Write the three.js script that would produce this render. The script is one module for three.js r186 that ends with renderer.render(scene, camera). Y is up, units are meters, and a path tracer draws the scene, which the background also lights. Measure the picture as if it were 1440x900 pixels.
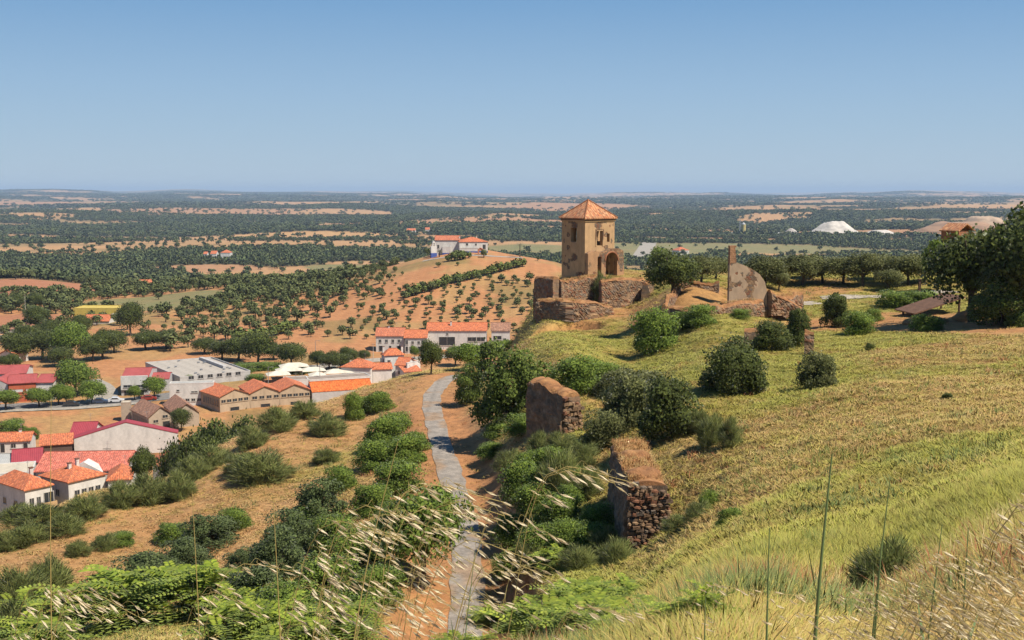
import * as THREE from 'three';
import { mergeGeometries } from 'three/addons/utils/BufferGeometryUtils.js';

// ------------------------------------------------------------------ camera, sky, sun, exposure
const scene = new THREE.Scene();
const camera = new THREE.PerspectiveCamera(31.1, 1.6, 0.1, 90000);
camera.position.set(0, 0, 0);
camera.rotation.x = THREE.MathUtils.degToRad(-6.42);
scene.add(camera);
const renderer = new THREE.WebGLRenderer({ antialias: true });
renderer.setSize(1024, 640);
renderer.toneMapping = THREE.LinearToneMapping;
renderer.toneMappingExposure = 1.5;
renderer.shadowMap.enabled = true;

const SUN_DIR = new THREE.Vector3(0.68, 1.12, 0.43).normalize();
{
  const W = 256, H = 512, d = new Float32Array(W * H * 4);
  // sRGB stops by elevation in degrees
  const stops = [[-90, 176, 190, 204], [-1, 176, 190, 204], [0, 184, 202, 216], [1.2, 177, 199, 216], [3, 166, 194, 217], [5, 154, 187, 217], [9.2, 121, 165, 208], [20, 90, 138, 190], [45, 64, 110, 164], [90, 52, 96, 150]];
  const lin = v => { v /= 255; return v <= 0.04045 ? v / 12.92 : Math.pow((v + 0.055) / 1.055, 2.4); };
  for (let j = 0; j < H; j++) {
    const el = ((j + 0.5) / H) * 180 - 90;
    let k = 0; while (k < stops.length - 2 && el > stops[k + 1][0]) k++;
    const a = stops[k], b = stops[k + 1], t = Math.min(1, Math.max(0, (el - a[0]) / (b[0] - a[0])));
    for (let i = 0; i < W; i++) {
      const o = (j * W + i) * 4;
      for (let c = 0; c < 3; c++) d[o + c] = (lin(a[c + 1]) * (1 - t) + lin(b[c + 1]) * t) / renderer.toneMappingExposure;
      d[o + 3] = 1;
    }
  }
  const sky = new THREE.DataTexture(d, W, H, THREE.RGBAFormat, THREE.FloatType);
  sky.mapping = THREE.EquirectangularReflectionMapping; sky.magFilter = THREE.LinearFilter; sky.needsUpdate = true;
  scene.background = sky; scene.environment = sky;
}
const sun = new THREE.DirectionalLight(new THREE.Color(1.0, 0.915, 0.79), 5);
sun.position.copy(SUN_DIR).multiplyScalar(600); sun.target.position.set(0, -40, -250);
sun.position.add(sun.target.position);
sun.castShadow = true; sun.shadow.mapSize.set(4096, 4096);
Object.assign(sun.shadow.camera, { left: -500, right: 500, top: 400, bottom: -400, near: 1, far: 1600 });
scene.add(sun, sun.target);
scene.fog = new THREE.FogExp2(new THREE.Color(0.50, 0.66, 0.86), 0.00005);

// ------------------------------------------------------------------ random numbers and noise
function rng(seed) { let a = seed >>> 0; return () => { a = (a + 0x6D2B79F5) | 0; let t = Math.imul(a ^ (a >>> 15), 1 | a); t = (t + Math.imul(t ^ (t >>> 7), 61 | t)) ^ t; return ((t ^ (t >>> 14)) >>> 0) / 4294967296; }; }
function hash(i, j) { let h = Math.imul(i, 374761393) + Math.imul(j, 668265263); h = Math.imul(h ^ (h >>> 13), 1274126177); return ((h ^ (h >>> 16)) >>> 0) / 4294967296; }
function noise(x, y) { const i = Math.floor(x), j = Math.floor(y); let u = x - i, v = y - j; u = u * u * (3 - 2 * u); v = v * v * (3 - 2 * v); const a = hash(i, j), b = hash(i + 1, j), c = hash(i, j + 1), d = hash(i + 1, j + 1); return a + (b - a) * u + (c - a) * v + (a - b - c + d) * u * v; }
function fbm(x, y, n = 4) { let s = 0, a = 0.5, t = 0; for (let k = 0; k < n; k++) { s += a * noise(x, y); t += a; x = x * 2.03 + 17.1; y = y * 2.03 + 9.7; a *= 0.5; } return s / t; }
const clamp = (v, a = 0, b = 1) => Math.min(b, Math.max(a, v));
const sstep = (a, b, v) => { const t = clamp((v - a) / (b - a)); return t * t * (3 - 2 * t); };
const mix3 = (a, b, t) => [a[0] + (b[0] - a[0]) * t, a[1] + (b[1] - a[1]) * t, a[2] + (b[2] - a[2]) * t];
const srgb = (r, g, b) => { const c = new THREE.Color().setRGB(r / 255, g / 255, b / 255, THREE.SRGBColorSpace); return [c.r * 0.72, c.g * 0.72, c.b * 0.72]; };
function polyDist(p, x, z) { let m = 1e9; for (let k = 0; k + 1 < p.length; k++) { const [ax, az] = p[k], [bx, bz] = p[k + 1], dx = bx - ax, dz = bz - az; const t = clamp(((x - ax) * dx + (z - az) * dz) / (dx * dx + dz * dz)); const d = Math.hypot(x - ax - dx * t, z - az - dz * t); if (d < m) m = d; } return m; }
const TERRAIN = [ // [azimuth (rad), then distance, height pairs] of the surveyed slopes
[-0.5130,0.5,-1.5,2.3,-1.7,11.5,-5.5,28.7,-12,57.4,-20.5,86.1,-25.6,105.6,-29.5,149.2,-46,218.1,-60,367.3,-61,573.9,-62,803.4,-70,1262.5,-95,1836.4,-99,3443.2,-101,6886.3,-100,13772.7,-95,45908.9,-90],
[-0.4152,2.2,-1.7,10.9,-5.5,27.3,-12,54.6,-20.5,76.5,-24.5,96.2,-26.3,113.7,-32.8,153,-47,188,-57.5,218.6,-60.3,349.7,-60,491.8,-61,655.7,-64,1038.2,-71,1311.4,-93],
[-0.3628,80.2,-24.6,103.8,-26.2,121.9,-33,160.4,-50],
[-0.3082,0.4,-1.5,2.1,-1.7,10.5,-5,26.2,-11.5,52.5,-19.7,78.7,-24.8,110.2,-27.2,128,-34,173.2,-53,209.9,-60,335.8,-60,472.3,-60,587.7,-61,734.6,-65.7,1154.4,-88,1679.1,-99,3148.4,-101,6296.7,-100,12593.5,-95,41978.2,-90],
[-0.2517,49,-18.81,73.5,-23.56,117.7,-25.93,137.3,-33.25,187.5,-52.56,231.1,-59.67,340.7,-60,464.6,-60,578.2,-61,805.4,-63.4],
[-0.1935,2,-1.7,9.4,-4.61,22.9,-10.08,45.9,-17.82,68.8,-22.23,91.7,-23.31,128.4,-24.48,146.7,-31.5,204.5,-51.6,254.8,-60,336.3,-60,458.6,-59.5,550.3,-58.5,713.3,-57,968.1,-80],
[-0.1339,0.4,-1.5,63.6,-20.83,84.8,-21.67,110.2,-22.68,137.3,-23.69,164.5,-33.45,237.1,-56,282.5,-60,464.2,-59,524.7,-56,706.3,-50,908.1,-75,1614.4,-99,3027.1,-101,6054.2,-100,12108.4,-95,40361.2,-90],
[-0.0885,61,-20.25,81.3,-20.98,105.7,-21.46,139.8,-22.36,175.4,-33.19,240.9,-53,301.2,-60,456.8,-59.5,522,-53,642.5,-41,903.5,-75],
[-0.0398,2,-1.7,8.4,-4.22,20,-8.8,36,-15.2,48,-19.2,54.4,-20.8,67.3,-20.8,80.1,-20.8,97.7,-20.8,128.1,-20.88,142.5,-22,182.3,-32.89,250.2,-51,310.2,-59,440.3,-60,520.4,-52,560.4,-46.5,665.5,-34.7,760.6,-40,920.7,-75],
[-0.0092,54.4,-19.98,67.2,-19.66,80,-19.42,96,-18.86,112,-18.54,128,-19.1,148,-23.5,210.2,-41.09,310,-58,440,-60],
[0.0153,0.4,-1.5,36,-14.58,54.4,-18.34,67.2,-18.1,80,-17.46,101.1,-16.42,124.3,-16.3,150,-17.4,165,-17.5,190,-25,240,-43,320,-55,450.1,-57,560.1,-46,640.1,-38,760.1,-50,920.1,-78,1600.2,-99,3000.4,-101,6000.7,-100,12001.4,-95,40004.7,-90],
[0.0489,2,-1.7,8.5,-3.83,20.2,-7.94,36.5,-13.58,53.6,-17.15,64.9,-17.07,79.5,-16.5,95,-14.74,109.5,-14.44,146.7,-15.84,163.2,-12.6,178.2,-12.6,200.2,-18,260.3,-38,400.5,-55,640.8,-42,901.1,-78],
[0.1037,2,-1.7,8.4,-3.63,16.1,-6.48,24.1,-9.52,36.2,-13.28,53.1,-16,64.3,-15.2,89.9,-15.79,115.6,-16,130.7,-15.6,148.8,-15.2,163.9,-12.2,179,-12.4,201.1,-18,261.4,-38,402.2,-60,643.5,-66,904.9,-85],
[0.1459,0.4,-1.5,2,-1.7,8.5,-3.38,16.2,-6.08,24.3,-8.64,36.4,-11.84,53.4,-14.72,64.7,-13.6,90.4,-13.87,115.2,-13.6,123.3,-11.4,166.8,-11.5,187,-12.5,212.3,-19,303.2,-45,646.9,-78,1617.2,-99,3032.2,-101,6064.4,-100,12128.9,-95,40429.5,-90],
[0.2286,2.1,-1.7,12,-4.22,25.1,-7.69,37.6,-10,56.4,-12.08,75.2,-12.93,100.2,-13.42,125.3,-13.42,144.6,-12.68,169.4,-11.2,189.9,-12.5,215.6,-19,308,-45,657.1,-80],
[0.3138,0.4,-1.5,2.1,-1.7,5.5,-2.61,17.7,-6.12,37.8,-8.88,63.1,-10.8,88.3,-12,113.5,-12.96,146,-12.51,173.5,-11.2,194.5,-12.5,220.8,-19,315.4,-45,672.9,-80,1682.1,-99,3154,-101,6308,-100,12616,-95,42053.2,-90],
[0.4152,2.2,-1.7,5.7,-2.4,12.7,-3.81,26.2,-6,39.3,-7.68,65.6,-9.84,91.8,-11.04,115.4,-11.52,151.8,-11.93,180.3,-11,218.6,-16,327.9,-45,699.4,-80],
[0.5130,0.5,-1.5,2.3,-1.7,13.3,-3.47,41.3,-7.08,96.4,-10.56,159.4,-11.58,229.5,-15,344.3,-45,734.5,-80,1836.4,-99,3443.2,-101,6886.3,-100,13772.7,-95,45908.9,-90],
];
const PATH = [[-1.86,-38.00],[-2.16,-46.00],[-2.26,-54.35],[-2.31,-57.32],[-2.52,-61.81],[-2.77,-67.02],[-3.21,-72.34],[-3.88,-77.58],[-4.71,-84.72],[-5.68,-91.94],[-6.70,-100.46],[-7.72,-108.83],[-8.11,-116.58],[-7.68,-122.68],[-6.64,-127.93],[-2.20,-131.60],[2.60,-134.40],[7.80,-138.00]];
const BAND = [[-33.62,-73.20],[-31.41,-78.36],[-28.30,-85.78],[-24.46,-92.10],[-18.53,-101.43],[-14.35,-114.25],[-11.43,-121.57]];
const DIGS = [[33.42,-116.70],[37.07,-116.81],[39.64,-111.74],[40.51,-103.28],[41.97,-93.58]];
const RUIN_EARTH = [[19.18,-121.09],[22.76,-126.45],[27.49,-130.17],[34.48,-142.42],[39.28,-143.88]];
const TOWER_EARTH = [[8.57,-145.03],[12.71,-145.93],[16.43,-142.84],[16.96,-129.94]];
// ------------------------------------------------------------------ the lie of the land
const heightGrid = (() => {   // thin-plate fit through the survey, kept on a grid in (azimuth, log distance)
  const P = [];
  for (const c of TERRAIN) for (let k = 1; k < c.length; k += 2) P.push([c[0] * 4, Math.log(c[k] + 4), c[k + 1]]);
  const n = P.length, N = n + 3, A = [];
  const ker = (a, b) => { const d = (a[0] - b[0]) ** 2 + (a[1] - b[1]) ** 2; return d > 1e-12 ? 0.5 * d * Math.log(d) : 0; };
  for (let i = 0; i < n; i++) { const r = new Float64Array(N + 1); for (let j = 0; j < n; j++) r[j] = ker(P[i], P[j]) + (i === j ? 2e-4 : 0); r[n] = 1; r[n + 1] = P[i][0]; r[n + 2] = P[i][1]; r[N] = P[i][2]; A.push(r); }
  for (let k = 0; k < 3; k++) { const r = new Float64Array(N + 1); for (let j = 0; j < n; j++) r[j] = k ? P[j][k - 1] : 1; A.push(r); }
  for (let i = 0; i < N; i++) {
    let p = i; for (let k = i + 1; k < N; k++) if (Math.abs(A[k][i]) > Math.abs(A[p][i])) p = k;
    const t = A[i]; A[i] = A[p]; A[p] = t;
    for (let k = i + 1; k < N; k++) { const f = A[k][i] / A[i][i]; if (f) for (let j = i; j <= N; j++) A[k][j] -= f * A[i][j]; }
  }
  const w = new Float64Array(N);
  for (let i = N - 1; i >= 0; i--) { let s = A[i][N]; for (let j = i + 1; j < N; j++) s -= A[i][j] * w[j]; w[i] = s / A[i][i]; }
  const NA = 260, NT = 520, A0 = -0.62, A1 = 0.62, T0 = Math.log(4), T1 = Math.log(60000), g = new Float32Array(NA * NT);
  for (let i = 0; i < NA; i++) for (let j = 0; j < NT; j++) {
    const q = [(A0 + (A1 - A0) * i / (NA - 1)) * 4, T0 + (T1 - T0) * j / (NT - 1)];
    let s = w[n] + w[n + 1] * q[0] + w[n + 2] * q[1];
    for (let k = 0; k < n; k++) s += w[k] * ker(q, P[k]);
    g[i * NT + j] = s;
  }
  return (az, r) => {
    const u = clamp((az - A0) / (A1 - A0)) * (NA - 1), v = clamp((Math.log(r + 4) - T0) / (T1 - T0)) * (NT - 1);
    const i = Math.min(NA - 2, u | 0), j = Math.min(NT - 2, v | 0), a = u - i, b = v - j, o = i * NT + j;
    return (g[o] * (1 - b) + g[o + 1] * b) * (1 - a) + (g[o + NT] * (1 - b) + g[o + NT + 1] * b) * a;
  };
})();
const PATH_Y = -20.84;
function pathNear(x, z) { return z > -36 || z < -150 || Math.abs(x) > 20 ? 99 : polyDist(PATH, x, z); }
function ground(x, z) {
  const r = Math.hypot(x, z), az = Math.atan2(x, -z), aa = Math.abs(az);
  let h = heightGrid(az, r);
  if (aa > 1.2) { const t = sstep(1.2, 3.0, aa); h = h * (1 - t) + t * (0.5 * (heightGrid(-0.62, r) + heightGrid(0.62, r))); }
  if (r < 1500) {
    h -= 0.8 * Math.exp(-((x - 5.0) ** 2 + (z + 50.2) ** 2) / 5);   // hollow at the foot of the wall stump
    const k = sstep(3, 30, r);
    h += k * (fbm(x * 0.11, z * 0.11, 3) - 0.5) * 0.6 * (1 - sstep(190, 260, r)) + k * (noise(x * 0.9, z * 0.9) - 0.5) * 0.16;
    const d = pathNear(x, z);
    if (d < 4) h = h + (PATH_Y - 0.03 - h) * (1 - sstep(1.05, 4, d));
  }
  if (r > 1000) {
    const t = sstep(1000, 3500, r), f = sstep(5000, 16000, r);
    h += t * (fbm(x * 0.0011 + 3, z * 0.0011, 4) - 0.5) * 60;
    h += f * (fbm(x * 0.00028 + 31, z * 0.00028 + 5, 4) - 0.42) * 150 + sstep(14000, 22000, r) * (fbm(az * 8 + 5, 1.5, 4) - 0.47) * 300 + sstep(9000, 26000, r) * (18 - 45 * sstep(-0.2, 0.3, az));
  }
  return h;
}
// where woods stand on the plain: 0 clear, 1 closed wood
function woodland(x, z) {
  const r = Math.hypot(x, z), az = Math.atan2(x, -z);
  const s = 0.0034 / (1 + r / 9000);
  let m = fbm(x * s * 0.7 + 4.2, z * s * 1.3 + 1.3, 5);
  m = sstep(0.42, 0.54, m + 0.02) * sstep(0.30, 0.44, fbm(x * 0.006 / (1 + r / 6000) + 7, z * 0.012 / (1 + r / 6000), 3) + 0.02);
  for (const [a, r0, ra, rr] of CLEARINGS) { const q = ((az - a) / ra) ** 2 + ((r - r0) / rr) ** 2; if (q < 1.6) m *= sstep(0.75, 1.15, Math.sqrt(q) + 0.25 * (noise(x * 0.01, z * 0.01) - 0.5)); }
  return m;
}
// clearings on the plain: azimuth, distance, half widths, colour
const TAN = srgb(196, 146, 100), STRAW = srgb(214, 168, 108), FIELD = srgb(124, 134, 78), SCRUB = srgb(66, 76, 44), RUST = srgb(190, 120, 80);
const CLEARINGS = [
  [-0.185, 2700, 0.075, 260, STRAW], [0.20, 2080, 0.16, 190, FIELD], [0.16, 2420, 0.12, 90, TAN], [0.085, 1850, 0.10, 210, FIELD], [0.02, 1900, 0.05, 170, FIELD],
  [-0.40, 880, 0.06, 100, RUST], [-0.30, 690, 0.062, 70, FIELD], [-0.42, 610, 0.055, 40, RUST], [-0.26, 1500, 0.05, 90, TAN], [-0.05, 3600, 0.12, 380, TAN], [0.28, 2850, 0.14, 190, TAN], [-0.15, 1500, 0.03, 60, FIELD], [0.40, 8000, 0.10, 1500, STRAW], [0.05, 7000, 0.06, 1300, TAN], [-0.28, 5600, 0.10, 900, TAN], [-0.42, 9000, 0.10, 1200, TAN],
];
function groundColour(x, z) {
  const r = Math.hypot(x, z), az = Math.atan2(x, -z);
  const n1 = fbm(x * 0.07, z * 0.07, 4), n2 = fbm(x * 0.35 + 40, z * 0.35, 3), n3 = noise(x * 2.1, z * 2.1);
  let c;
  if (r < 215) {
    const straw = mix3(srgb(206, 150, 96), srgb(222, 174, 118), n2), green = mix3(srgb(152, 152, 52), srgb(178, 168, 78), n2), red = srgb(176, 112, 70);
    const right = sstep(-0.02, 0.06, az);
    let g = sstep(0.40, 0.60, n1 + 0.10 * (n2 - 0.5) + 0.10 * right - 0.03);
    c = mix3(straw, green, 0.06 + 0.34 * right + g * 0.5);
    c = mix3(c, red, 0.35 * sstep(0.52, 0.68, fbm(x * 0.16 + 9, z * 0.16 + 70, 3)));
    const d = pathNear(x, z);
    if (d < 7) c = mix3(c, mix3(srgb(206, 146, 92), srgb(190, 130, 80), n2), 0.95 * (1 - sstep(2.6, 4.6, d + 2.2 * (n2 - 0.5))));
    const b = polyDist(BAND, x, z);
    if (b < 12) c = mix3(c, mix3(srgb(196, 142, 88), srgb(206, 158, 100), n2), 0.9 * (1 - sstep(3.0, 7.5, b + 5 * (n2 - 0.5))));
    if (az > 0.02 && r > 90 && r < 170) { const e = Math.min(polyDist(RUIN_EARTH, x, z), polyDist(TOWER_EARTH, x, z) + 1.5); c = mix3(c, mix3(srgb(204, 150, 92), srgb(190, 128, 78), n2), 0.8 * (1 - sstep(2.5, 6, e + 4 * (n2 - 0.5)))); }
    if (az > 0.02 && r > 70) { // bare ochre earth round the diggings on the flat
      const e = Math.min(polyDist(DIGS, x, z), 40); c = mix3(c, mix3(srgb(196, 132, 80), srgb(206, 154, 96), n2), 0.9 * (1 - sstep(4, 8, e + 6 * (n2 - 0.5))));
    }
  } else if (r < 1150) {
    c = mix3(srgb(200, 136, 84), srgb(210, 150, 98), n2);
    c = mix3(c, srgb(190, 156, 96), 0.6 * sstep(0.5, 0.66, n1));
    c = mix3(c, srgb(140, 128, 70), 0.6 * sstep(0.56, 0.7, fbm(x * 0.03 + 11, z * 0.03, 3)));
    const w = woodland(x, z); c = mix3(c, SCRUB, 0.75 * w * sstep(760, 1000, r));
  } else {
    const w = woodland(x, z);
    c = mix3(mix3(TAN, STRAW, n1), SCRUB, w * 0.92);
    c = mix3(c, srgb(112, 112, 66), 0.5 * (1 - w) * sstep(0.5, 0.7, fbm(x * 0.004, z * 0.006 + 8, 3)));
  }
  if (r > 500) for (const [a, r0, ra, rr, k] of CLEARINGS) { const q = Math.sqrt(((az - a) / ra) ** 2 + ((r - r0) / rr) ** 2) + 0.25 * (noise(x * 0.01, z * 0.01) - 0.5); if (q < 1.1) c = mix3(c, mix3(k, mix3(k, TAN, 0.5), n1), 1 - sstep(0.85, 1.05, q)); }
  const j = 0.86 + 0.28 * (r < 400 ? n3 : n2);
  return [c[0] * j, c[1] * j, c[2] * j];
}
// ------------------------------------------------------------------ textures (grain only)
function grainTexture(size, seed, lo, hi, cells, srgbMap = true, stretch = 1) {
  const d = new Uint8Array(size * size * 4), R = rng(seed), g = [];
  const wrapN = (x, y, n) => { const i = Math.floor(x), j = Math.floor(y); let u = x - i, v = y - j; u = u * u * (3 - 2 * u); v = v * v * (3 - 2 * v); const h = (a, b) => hash(((a % n) + n) % n + seed * 57, ((b % n) + n) % n); return (h(i, j) * (1 - u) + h(i + 1, j) * u) * (1 - v) + (h(i, j + 1) * (1 - u) + h(i + 1, j + 1) * u) * v; };
  for (let y = 0; y < size; y++) for (let x = 0; x < size; x++) {
    let s = 0, t = 0, a = 1;
    for (const n of cells) { s += a * wrapN(x / size * n, y / size * n * stretch, n); t += a; a *= 0.8; }
    s = s / t * 0.8 + R() * 0.2;
    const v = clamp(lo + (hi - lo) * s, 0, 255), o = (y * size + x) * 4; d[o] = d[o + 1] = d[o + 2] = v; d[o + 3] = 255;
  }
  const t = new THREE.DataTexture(d, size, size, THREE.RGBAFormat); t.wrapS = t.wrapT = THREE.RepeatWrapping; t.magFilter = THREE.LinearFilter; t.minFilter = THREE.LinearMipmapLinearFilter; t.generateMipmaps = true;
  if (srgbMap) t.colorSpace = THREE.SRGBColorSpace; t.needsUpdate = true; return t;
}
const groundGrain = grainTexture(512, 3, 160, 310, [7, 19, 43, 97]);
const groundBump = grainTexture(512, 5, 0, 255, [9, 23, 61, 128], false);
const plasterGrain = grainTexture(512, 8, 205, 275, [3, 8, 21, 60]);
const stoneGrain = grainTexture(512, 13, 150, 290, [6, 17, 41, 90]);
const stoneBump = grainTexture(512, 14, 0, 255, [11, 29, 67], false);

function struct(o, name) { o.name = name; o.userData.kind = 'structure'; o.castShadow = o.receiveShadow = true; scene.add(o); return o; }
// ------------------------------------------------------------------ ground sheet
{
  const az = []; { let a = -Math.PI; while (a < -0.56) { az.push(a); a += 0.09; } for (a = -0.56; a <= 0.56; a += 0.003) az.push(a); for (a = 0.6; a < Math.PI; a += 0.09) az.push(a); az.push(Math.PI); }
  const rs = [0.25]; { let r = 0.5; while (r < 70000) { rs.push(r); r += r < 55 ? r * 0.016 : r < 190 ? 0.62 : r < 1000 ? r * 0.0085 : r < 4000 ? r * 0.011 : r < 12000 ? r * 0.02 : r * 0.035; } }
  const na = az.length, nr = rs.length, pos = new Float32Array(na * nr * 3), col = new Float32Array(na * nr * 3), uv = new Float32Array(na * nr * 2), idx = [];
  for (let i = 0; i < nr; i++) for (let j = 0; j < na; j++) {
    const o = i * na + j, x = Math.sin(az[j]) * rs[i], z = -Math.cos(az[j]) * rs[i];
    pos.set([x, ground(x, z), z], o * 3); uv.set([x / 5.3, z / 5.3], o * 2);
    col.set(groundColour(x, z), o * 3);
    if (i && j) idx.push(o - na - 1, o - na, o - 1, o - 1, o - na, o);
  }
  const g = new THREE.BufferGeometry(); g.setAttribute('position', new THREE.BufferAttribute(pos, 3)); g.setAttribute('color', new THREE.BufferAttribute(col, 3)); g.setAttribute('uv', new THREE.BufferAttribute(uv, 2)); g.setIndex(idx); g.computeVertexNormals();
  struct(new THREE.Mesh(g, new THREE.MeshStandardMaterial({ vertexColors: true, roughness: 1, map: groundGrain, bumpMap: groundBump, bumpScale: 0.12 })), 'terrain');
  console.log('terrain tris', idx.length / 3, na, nr);
}
// ------------------------------------------------------------------ naming helpers
const taken = {};
function numbered(n) { const k = taken[n] = (taken[n] ?? -1) + 1; return k ? `${n}_${String(k).padStart(3, '0')}` : n; }
function tag(o, label, category, group, kind) { o.userData.label = label; o.userData.category = category; if (group) o.userData.group = group; if (kind) o.userData.kind = kind; return o; }
function thing(name, label, category, group) { const o = new THREE.Group(); o.name = numbered(name); scene.add(o); return tag(o, label, category, group, 'thing'); }
function part(name, geo, mat, parent) { const m = new THREE.Mesh(geo, mat); m.name = name; m.castShadow = m.receiveShadow = true; parent.add(m); return m; }
function solo(name, geo, mat, label, category, group, kind) { const m = new THREE.Mesh(geo, mat); m.name = numbered(name); m.castShadow = m.receiveShadow = true; scene.add(m); return tag(m, label, category, group, kind); }

// ------------------------------------------------------------------ foliage geometry
class Faces {   // collects small faces with normals and colours
  constructor() { this.p = []; this.n = []; this.c = []; }
  tri(a, b, c, n, k) {
    const ux = b[0] - a[0], uy = b[1] - a[1], uz = b[2] - a[2], vx = c[0] - a[0], vy = c[1] - a[1], vz = c[2] - a[2];
    if ((uy * vz - uz * vy) * n[0] + (uz * vx - ux * vz) * n[1] + (ux * vy - uy * vx) * n[2] < 0) { const t = b; b = c; c = t; }
    this.p.push(...a, ...b, ...c); for (let i = 0; i < 3; i++) { this.n.push(n[0], n[1], n[2]); this.c.push(k[0], k[1], k[2]); } }
  build() { const g = new THREE.BufferGeometry(); g.setAttribute('position', new THREE.Float32BufferAttribute(this.p, 3)); g.setAttribute('normal', new THREE.Float32BufferAttribute(this.n, 3)); g.setAttribute('color', new THREE.Float32BufferAttribute(this.c, 3)); return g; }
}
const V = (x, y, z) => new THREE.Vector3(x, y, z);
function unit(R) { const z = R() * 2 - 1, a = R() * 6.2832, s = Math.sqrt(1 - z * z); return V(Math.cos(a) * s, z, Math.sin(a) * s); }
function leaf(F, c, dir, nrm, len, wid, out, k) {   // a folded pointed leaf or leaf spray
  const side = V().crossVectors(dir, nrm).normalize().multiplyScalar(wid), tip = c.clone().addScaledVector(dir, len), mid = c.clone().addScaledVector(dir, len * 0.45);
  const l = mid.clone().add(side), r = mid.clone().sub(side), n = V().addVectors(nrm.clone().multiplyScalar(0.55), out.clone().multiplyScalar(0.6)).normalize();
  const A = c.toArray(), T = tip.toArray(), N = n.toArray();
  F.tri(A, r.toArray(), T, N, k); F.tri(A, T, l.toArray(), N, k);
}
// crown of billowing lobes, each covered in leaf sprays: unit wide, unit high, base at 0
function lobedCrown(seed, { n = 3500, lobes = 22, leafLen = 0.06, base = 0.0, tones, flat = 0.0, lobeR = 0.2, ragged = 0.25, shell = 0.62 }) {
  const R = rng(seed), F = new Faces(), L = [];
  for (let i = 0; i < lobes; i++) {
    const d = unit(R); if (d.y < (base > 0 ? -0.55 : -0.9)) d.y *= -0.5; const low = base === 0 && i % 3 === 0;
    const s = shell * (0.6 + 0.6 * R()), rr = lobeR * (0.55 + 0.85 * R());
    if (low) { const a = R() * 6.2832; L.push([V(Math.cos(a) * 0.33, 0.14 + 0.1 * R(), Math.sin(a) * 0.33), rr * 0.9, 0.82 + 0.36 * R()]); } else L.push([V(d.x * s * 0.5, base + (1 - base) * (0.47 + d.y * s * 0.5 * (1 - flat)), d.z * s * 0.5), rr, 0.82 + 0.36 * R()]);
  }
  for (let i = 0; i < n; i++) {
    const [c, rr, tone] = L[(R() * lobes) | 0], d = unit(R); if (d.y < -0.3 && R() < 0.6) d.y *= -1;
    const q = rr * (0.72 + ragged * R() + (R() < 0.12 ? 0.4 * R() : 0)), p = c.clone().addScaledVector(d, q);
    if (p.y < 0.01) p.y = 0.01 + R() * 0.06;
    const out = V(p.x, (p.y - 0.4) * 0.8, p.z).normalize().lerp(d, 0.55).normalize();
    const nr = unit(R).lerp(out, 0.45).normalize(), dir = V().crossVectors(nr, unit(R)).normalize();
    const k = tones[(R() * tones.length) | 0], j = tone * (0.8 + 0.4 * R()), len = leafLen * (0.6 + 0.8 * R());
    leaf(F, p, dir, nr, len, len * 0.36, out, [k[0] * j, k[1] * j, k[2] * j]);
  }
  return F.build();
}
// broom: sprays of very thin twigs rising from many short branches
function broomCrown(seed, { n = 6500, tones, thin = 0.0045, sprays = 80 }) {
  const R = rng(seed), F = new Faces(), S = [];
  for (let i = 0; i < sprays; i++) { const a = R() * 6.2832, q = Math.sqrt(R()) * 0.36; S.push([V(Math.cos(a) * q, 0.05 + R() * 0.78 * Math.sqrt(1 - (q / 0.4) ** 2), Math.sin(a) * q), V(Math.cos(a) * q * 1.9 + (R() - 0.5) * 0.5, 0.7, Math.sin(a) * q * 1.9 + (R() - 0.5) * 0.5).normalize(), 0.72 + 0.5 * R()]); }
  for (let i = 0; i < n; i++) {
    const [c, ax, tone] = S[(R() * sprays) | 0], dir = ax.clone().addScaledVector(unit(R), 0.6).normalize(), b = c.clone().addScaledVector(unit(R), 0.09), len = 0.09 + 0.17 * R();
    if (b.y < 0) b.y = 0; const out = V(b.x, 0.45, b.z).normalize(), nr = V().crossVectors(dir, unit(R)).normalize(), k = tones[(R() * tones.length) | 0], j = tone * (0.8 + 0.4 * R());
    leaf(F, b, dir, nr, len, thin * (0.7 + 0.8 * R()), out, [k[0] * j, k[1] * j, k[2] * j]);
  }
  return F.build();
}
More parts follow.
